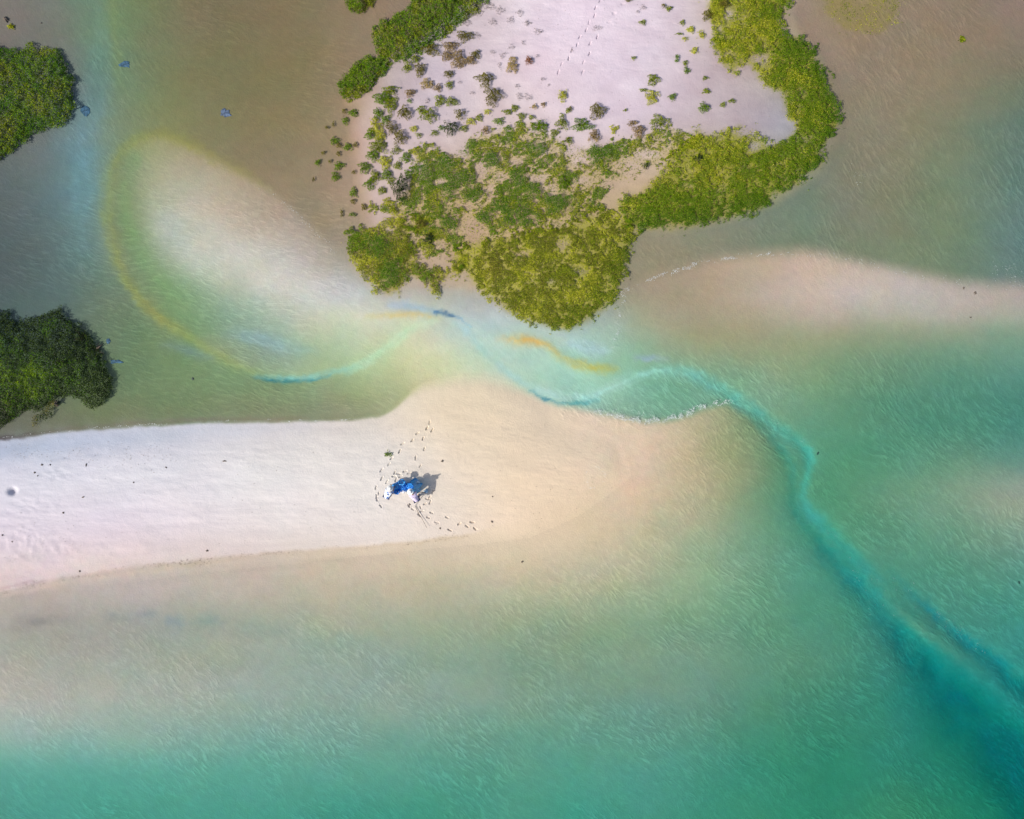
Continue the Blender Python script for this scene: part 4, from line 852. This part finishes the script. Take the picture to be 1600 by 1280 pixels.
def under(px, py, h):
    """ground point whose image at height h falls on the plan point px, py"""
    k = 1 - h / CAM_H
    return wx(px) * k, wy(py) * k
gs = ground_z(640, 768)
ax_, ay_ = under(607, 772, .95); person((ax_, ay_, gs), math.radians(62), 'person in white hat and blue printed white shirt bending over nets, left of the pair', m_print)
bx_, by_ = under(650, 777, .95); person((bx_, by_, gs), math.radians(118), 'person in white hat and lilac shirt stooping on the right beside the pole', m_lilac)

# blue nets: a crumpled heap, coils lying on it
def heap(name, x, y, rx, ry, peaks, mat, label, seed, n=44, edge=.05, parent=None):
    r = np.random.RandomState(seed)
    A = np.linspace(0, 2 * np.pi, n * 2, endpoint=False); Q = np.linspace(0, 1, n // 2)
    aa, qq = np.meshgrid(A, Q)
    lob = 1 + .18 * np.sin(aa * 2 + seed) + .14 * np.sin(aa * 5 + seed * 1.3) + .07 * np.sin(aa * 11 + seed * .7)
    X = np.cos(aa) * qq * rx * lob / SCALE; Y = np.sin(aa) * qq * ry * lob / SCALE
    Z = np.zeros_like(X) + edge
    for (px_, py_, s_, h_) in peaks: Z += h_ * np.exp(-(((X - px_) ** 2 + (Y - py_) ** 2) / s_ ** 2))
    f1 = fbm(X * 5 + seed, Y * 5 - seed, 3, seed); f2 = np.abs(fbm(X * 11 + seed, Y * 11, 2, seed + 3) - .5)
    Z = Z * (.7 + .6 * f1) + (f1 - .5) * .25 - f2 * .30 + .05
    Z[-1] = -.03; Z = np.maximum(Z, -.03)
    X += (fbm(X * 6, Y * 6, 2, seed + 9) - .5) * .10
    h_, w_ = X.shape; idx = np.arange(h_ * w_).reshape(h_, w_); nx = np.roll(idx, -1, 1)
    F = np.stack([idx[:-1], idx[1:], nx[1:], nx[:-1]], -1).reshape(-1, 4)
    o = link_mesh(name, np_mesh(name, np.stack([X, Y, Z], -1).reshape(-1, 3), F, True), mat); o.location = (wx(x), wy(y), gs)
    return tag(o, label, 'fishing net')
heap('fishing_net_heap', 649, 759, 12, 10, [(.12, -.1, .30, 1.35), (-.3, .25, .30, .55)], m_teal, 'tall heap of teal blue net casting the longest shadow on the sand', 5)
heap('fishing_net_heap', 628, 760, 15, 8, [(-.25, -.05, .35, .45), (.3, .15, .35, .55)], m_blue, 'bright blue heap of net between the two people', 8)
def coil(x, y, z, r0, r1, mat, label, seed):
    r = np.random.RandomState(seed); pts = []; rad = []
    turns = 3.3; n = 70
    for k in range(n):
        t = k / (n - 1); a = t * turns * 2 * math.pi + seed
        rr_ = r0 * (.62 + .38 * math.sin(t * 9 + seed)) + r0 * .25 * r.rand()
        pts.append((math.cos(a) * rr_, math.sin(a) * rr_ * .85, z + .04 + .10 * t + r.rand() * .03)); rad.append(r1 * (.8 + .4 * r.rand()))
    o = tubes('net_coil', [(pts, rad)], mat, None, 7); o.location = (wx(x), wy(y), gs)
    return tag(o, label, 'net', 'coiled blue nets')
coil(621, 757.5, .50, .20, .045, m_blue2, 'blue net coil on the left part of the heap', 1)
coil(632, 751, .75, .24, .05, m_blue2, 'largest round blue net coil at the top of the heap', 2)
coil(645, 757, 1.0, .22, .045, m_blue, 'dark blue net coil beside the lilac shirted person', 3)
coil(622, 767, .30, .20, .045, m_blue, 'blue net coil nearest the person in the printed shirt', 4)
o = tubes('pole', [([(wx(650), wy(768), gs + 1.25), (wx(649.6), wy(779), gs + .7), (wx(649), wy(790), gs + .02)], [.028, .028, .022])], m_whitepole); tag(o, 'white pole held at a slant by the lilac shirted person', 'pole')
o = tubes('pole', [([(wx(648), wy(766), gs + .95), (wx(667), wy(767.5), gs + .35)], [.025, .025])], m_darkpole); tag(o, 'short dark pole pointing right out of the net heap', 'pole')
o = tubes('stick', [([(wx(650), wy(790), gs + .012), (wx(656), wy(803), gs + .015), (wx(661), wy(811), gs + .012), (wx(668), wy(824), gs + .012)], [.022, .02, .016, .01])], m_weed, None, 5); tag(o, 'long thin dark stick lying on the sand below the lilac shirted person', 'stick')
def lump(name, x, y, rx, ry, h, mat, label, cat, seed, group=None, z=None, ang=0):
    """a ragged crumpled scrap: closed low-poly shape with torn edge"""
    r = random.Random(seed); n = 14
    V = [(0, 0, h)]; F = []
    lob = [1 + r.uniform(-.4, .35) for _ in range(n)]
    for q, zz in ((.5, h * .9), (1.0, h * .3), (.97, -.01)):
        for k in range(n):
            a = 2 * math.pi * k / n; j = lob[k] if q > .6 else (1 + lob[k]) / 2
            V.append((math.cos(a) * q * rx * j / SCALE, math.sin(a) * q * ry * j / SCALE, zz * (1 + (r.uniform(-.35, .35) if q < .98 or zz > 0 else 0))))
    for k in range(n): F.append((0, 1 + k, 1 + (k + 1) % n))
    for i in range(2):
        for k in range(n): F.append((1 + i * n + k, 1 + (i + 1) * n + k, 1 + (i + 1) * n + (k + 1) % n, 1 + i * n + (k + 1) % n))
    F.append(tuple(1 + 2 * n + k for k in range(n))[::-1])
    me = bpy.data.meshes.new(name); me.from_pydata(V, [], F)
    o = link_mesh(name, me, mat); o.location = (wx(x), wy(y), ground_z(x, y) if z is None else z); o.rotation_euler = (0, 0, ang)
    return tag(o, label, cat, group)
lump('bag', 666.5, 766.5, 3.4, 3.0, .22, m_paleblue, 'small pale blue plastic bag at the end of the dark pole', 'bag', 3)
lump('sack', 633, 766, 5.0, 3.2, .30, m_white, 'crumpled white cloth lying between the two people', 'cloth', 5)
lump('sack', 655, 752, 3.2, 2.2, .62, m_paleblue, 'pale blue plastic sheet caught on top of the teal net heap', 'sheet', 7)
lump('sack', 612, 760, 3.0, 2.4, .40, m_paleblue, 'pale blue bundle at the elbow of the person in the printed shirt', 'bundle', 9)
WEED = [(69,726,2.2,1.8,'dark seaweed scrap above the trampled sand near the left edge'),(58,738,2,1.5,'small seaweed scrap left of the sand ridge, upper of two'),(63,743,1.5,1.3,'small seaweed scrap left of the sand ridge, lower of two'),(82,726,1.6,1.2,'tiny twig end right of the dark seaweed scrap'),(138,726,1.4,3.0,'upright dark seaweed strand below the grey strip of sand'),(135,776,3,1.6,'dark oval seaweed scrap on open white sand at left'),(104,800,2,1.8,'greyish seaweed scrap below the dark oval one'),(213,753,1.6,1.4,'lone speck of seaweed in the middle of the white spit'),(263,730,2.2,1.3,'seaweed speck near the upper edge of the spit'),(353,720,4.5,1.3,'flat dark driftwood sliver near the upper edge of the spit'),(325,860,2.2,2.0,'seaweed scrap just above the tide line left of centre'),(126,892,1.8,1.6,'dark seaweed scrap on the lower tide line at left'),(9,835,1.3,1.3,'seaweed speck at the left edge of the beach'),(24,845,1.5,1.3,'seaweed speck in the trampled lower sand'),
 (692,720,2.4,1.9,'dark scrap on wet sand above the long shadow'),(641,787.5,1.6,1.6,'small dark scrap by the feet of the lilac shirted person'),(688,825,1.8,1.6,'dark scrap among the lower footprints'),(769,815,2.4,1.7,'dark forked scrap right of the lower footprints'),(770,775,1.3,1.1,'tiny dark speck on wet sand right of the people'),(816,878,2.6,1.5,'dark twig scrap in very shallow water below the people'),
 (1506,450,2.2,1.8,'dark scrap on the right sandbar, left of two'),(1524,458,2.8,2.6,'larger dark scrap on the right sandbar, right of two'),(1517,496,1.8,1.2,'small dark speck at the lower edge of the right sandbar'),(300,592,2.6,2.6,'dark lump under green lagoon water above the spit'),(1281,709,3.2,1.6,'dark scrap at the bend of the teal channel'),(1597,912,3.0,1.4,'dark scrap in the sea at the right edge'),(10,31,6,4,'dark stump in the shallows at the upper left edge'),(64,36,2,1.6,'dark speck in grey water above the left mangrove')]
for i, (x, y, rx, ry, lab) in enumerate(WEED):
    gzv = ground_z(x, y)
    lump('driftwood' if ('driftwood' in lab or 'stump' in lab) else 'seaweed_scrap', x, y, rx * .85, ry * .85, .16 if 'stump' in lab else .05, m_weed, lab, 'driftwood' if ('driftwood' in lab or 'stump' in lab) else 'seaweed', 40 + i, z=gzv, ang=i * .7 if 'flat' not in lab and 'upright' not in lab else 0)
m_subblue = simple('faded_blue_net', (.08, .115, .18), .7, .6, 5, .4)
for i, (x, y, rx, ry, lab) in enumerate([(195,100,9,5.5,'pale blue net scrap in shallow water right of the upper mangrove'),(353,177,8,6.5,'blue net scrap alone in brown shallows above the pale oval shoal'),(132,172,7,7,'dark blue net scrap touching the right tip of the upper mangrove'),(167,533,3.5,5,'small upright blue net scrap right of the dark lower mangrove'),(181,565,9,3.5,'flat blue net scrap right of the dark lower mangrove')]):
    lump('net_scrap', x, y, rx, ry, .04, m_subblue, lab, 'net', 90 + i, 'blue scraps under the lagoon water', z=ground_z(x, y) + .01)
shrub('leafy_sprig', 608, 709, 5.5, 4.2, .18, 'green', 'lone green leafy sprig lying on dry sand above the people', None, 650, dens=500, parts=False, leaf=.12)

# ------------------------------------------------------------------ foam
fr_ = np.random.RandomState(5); FP = []; FS = []
def foam(pts, spread, per_px, size, p_break=.5):
    A = smooth_poly(pl(pts), 8); d = np.linalg.norm(np.diff(A, axis=0), axis=1); L_ = d.sum(); n = int(L_ * per_px * 4.0)
    t = fr_.rand(n) * L_; c = np.concatenate([[0], np.cumsum(d)])
    X = np.interp(t, c, A[:, 0]); Y = np.interp(t, c, A[:, 1])
    X = X + (fbm(X / 9, Y / 9, 2, 7) - .5) * 8; Y = Y + (fbm(X / 9, Y / 9, 2, 8) - .5) * 8 + fr_.normal(size=n) * spread * .6; X = X + fr_.normal(size=n) * spread
    k = vnoise(X / 6, Y / 6, 9) > p_break
    FP.append(np.stack([X[k], Y[k]], -1)); FS.append(fr_.uniform(.3, 1.1, k.sum()) ** 1.5 * size * .5)
foam('925,641 960,651 1010,658 1060,651 1100,634 1140,627', 3.6, 4.0, .10, .42)
foam('945,640 985,648 1030,650 1075,642', 6, 1.0, .08, .5)
foam('975,455 1010,438 1060,422 1110,408 1150,402 1200,396', 2.2, 2.0, .09, .4)
foam('974,455 971,480 967,505 962,530 950,548', 1.8, 1.8, .08, .42)
foam('1200,398 1290,398 1400,424 1500,440 1600,448', 5, .5, .09, .55)
foam('0,684 60,678 150,669 250,663 350,659 450,658 560,655', 1.0, .35, .10, .5)
foam('400,288 440,312 480,348 530,400', 2.5, .6, .08, .5)
foam('925,730 915,745 925,762 940,758 946,744 936,730 925,730', 1.2, .8, .07, .5)
foam('1330,255 1345,275 1335,290', 8, 1.0, .08, .6)
foam('1560,420 1600,432', 10, 1.6, .08, .5)
foam('1180,640 1230,672 1262,700', 4, .5, .07, .6); foam('1280,825 1330,880 1390,960', 14, .5, .07, .6)
foam('1400,900 1480,970 1560,1030', 7, .4, .07, .6); foam('850,626 900,628 940,620', 3, .6, .06, .5); foam('640,515 690,500 740,520 790,575', 6, .3, .06, .6)
FP = np.concatenate(FP); FS = np.concatenate(FS); n = len(FP)
zf = np.maximum(gz(FP[:, 0], FP[:, 1]), 0) + .012
P3 = to_world(FP[:, 0], FP[:, 1], zf)
t = np.stack([np.cos(fr_.rand(n) * 6.28), np.sin(fr_.rand(n) * 6.28), np.zeros(n)], -1); b = np.stack([-t[:, 1], t[:, 0], np.zeros(n)], -1); s_ = FS[:, None]
Vf = np.stack([P3 - t * s_ * .5, P3 - b * s_ * .3, P3 + t * s_ * .5, P3 + b * s_ * .3], 1).reshape(-1, 3)
Ff = np.arange(4 * n).reshape(n, 4)
fo = link_mesh('sea_foam', np_mesh('sea_foam', Vf, Ff), m_foam)
tag(fo, 'white foam flecks along the currents and shorelines', 'foam', None, 'stuff')

# ------------------------------------------------------------------ wrack: dry weed crumbs along the tide line and the dry crest
wr = np.random.RandomState(21); WP = []
c3 = smooth_poly(C3[1:-1], 6); k = wr.randint(0, len(c3) - 1, 520)
WP.append(np.stack([c3[k, 0] + wr.normal(size=520) * 8, c3[k, 1] + wr.normal(size=520) * 2.2 + 1], -1))
WP.append(np.stack([wr.normal(292, 26, 130), 881 + wr.normal(size=130) * 2.2], -1))
WP.append(np.stack([wr.uniform(0, 270, 260), 716 - .06 * wr.uniform(0, 270, 260) + wr.normal(size=260) * 9], -1))
WP.append(np.stack([wr.uniform(0, 130, 150), wr.normal(842, 20, 150)], -1))
WP.append(np.stack([wr.uniform(130, 560, 120), wr.uniform(690, 850, 120)], -1))
WP.append(np.stack([wr.uniform(680, 960, 130), wr.uniform(660, 830, 130)], -1))
WP.append(np.stack([wr.uniform(620, 1200, 420), wr.uniform(-5, 225, 420)], -1))
WP = np.concatenate(WP); n = len(WP); WP = WP[vnoise(WP[:, 0] / 14, WP[:, 1] / 9, 5) > .38]; n = len(WP)
tw = np.array([.24, .19, .15]) * wr.uniform(.5, 1.5, (n, 1))
wo = link_mesh('wrack_crumbs', leaf_mesh('wrack_crumbs', to_world(WP[:, 0], WP[:, 1], gz(WP[:, 0], WP[:, 1]) + .03), wr.uniform(.03, .085, n), tw, wr, .9, .5), m_dryleaf)
tag(wo, 'brown crumbs of dry weed strewn over the tide line, beach and islet sand', 'wrack', None, 'stuff')
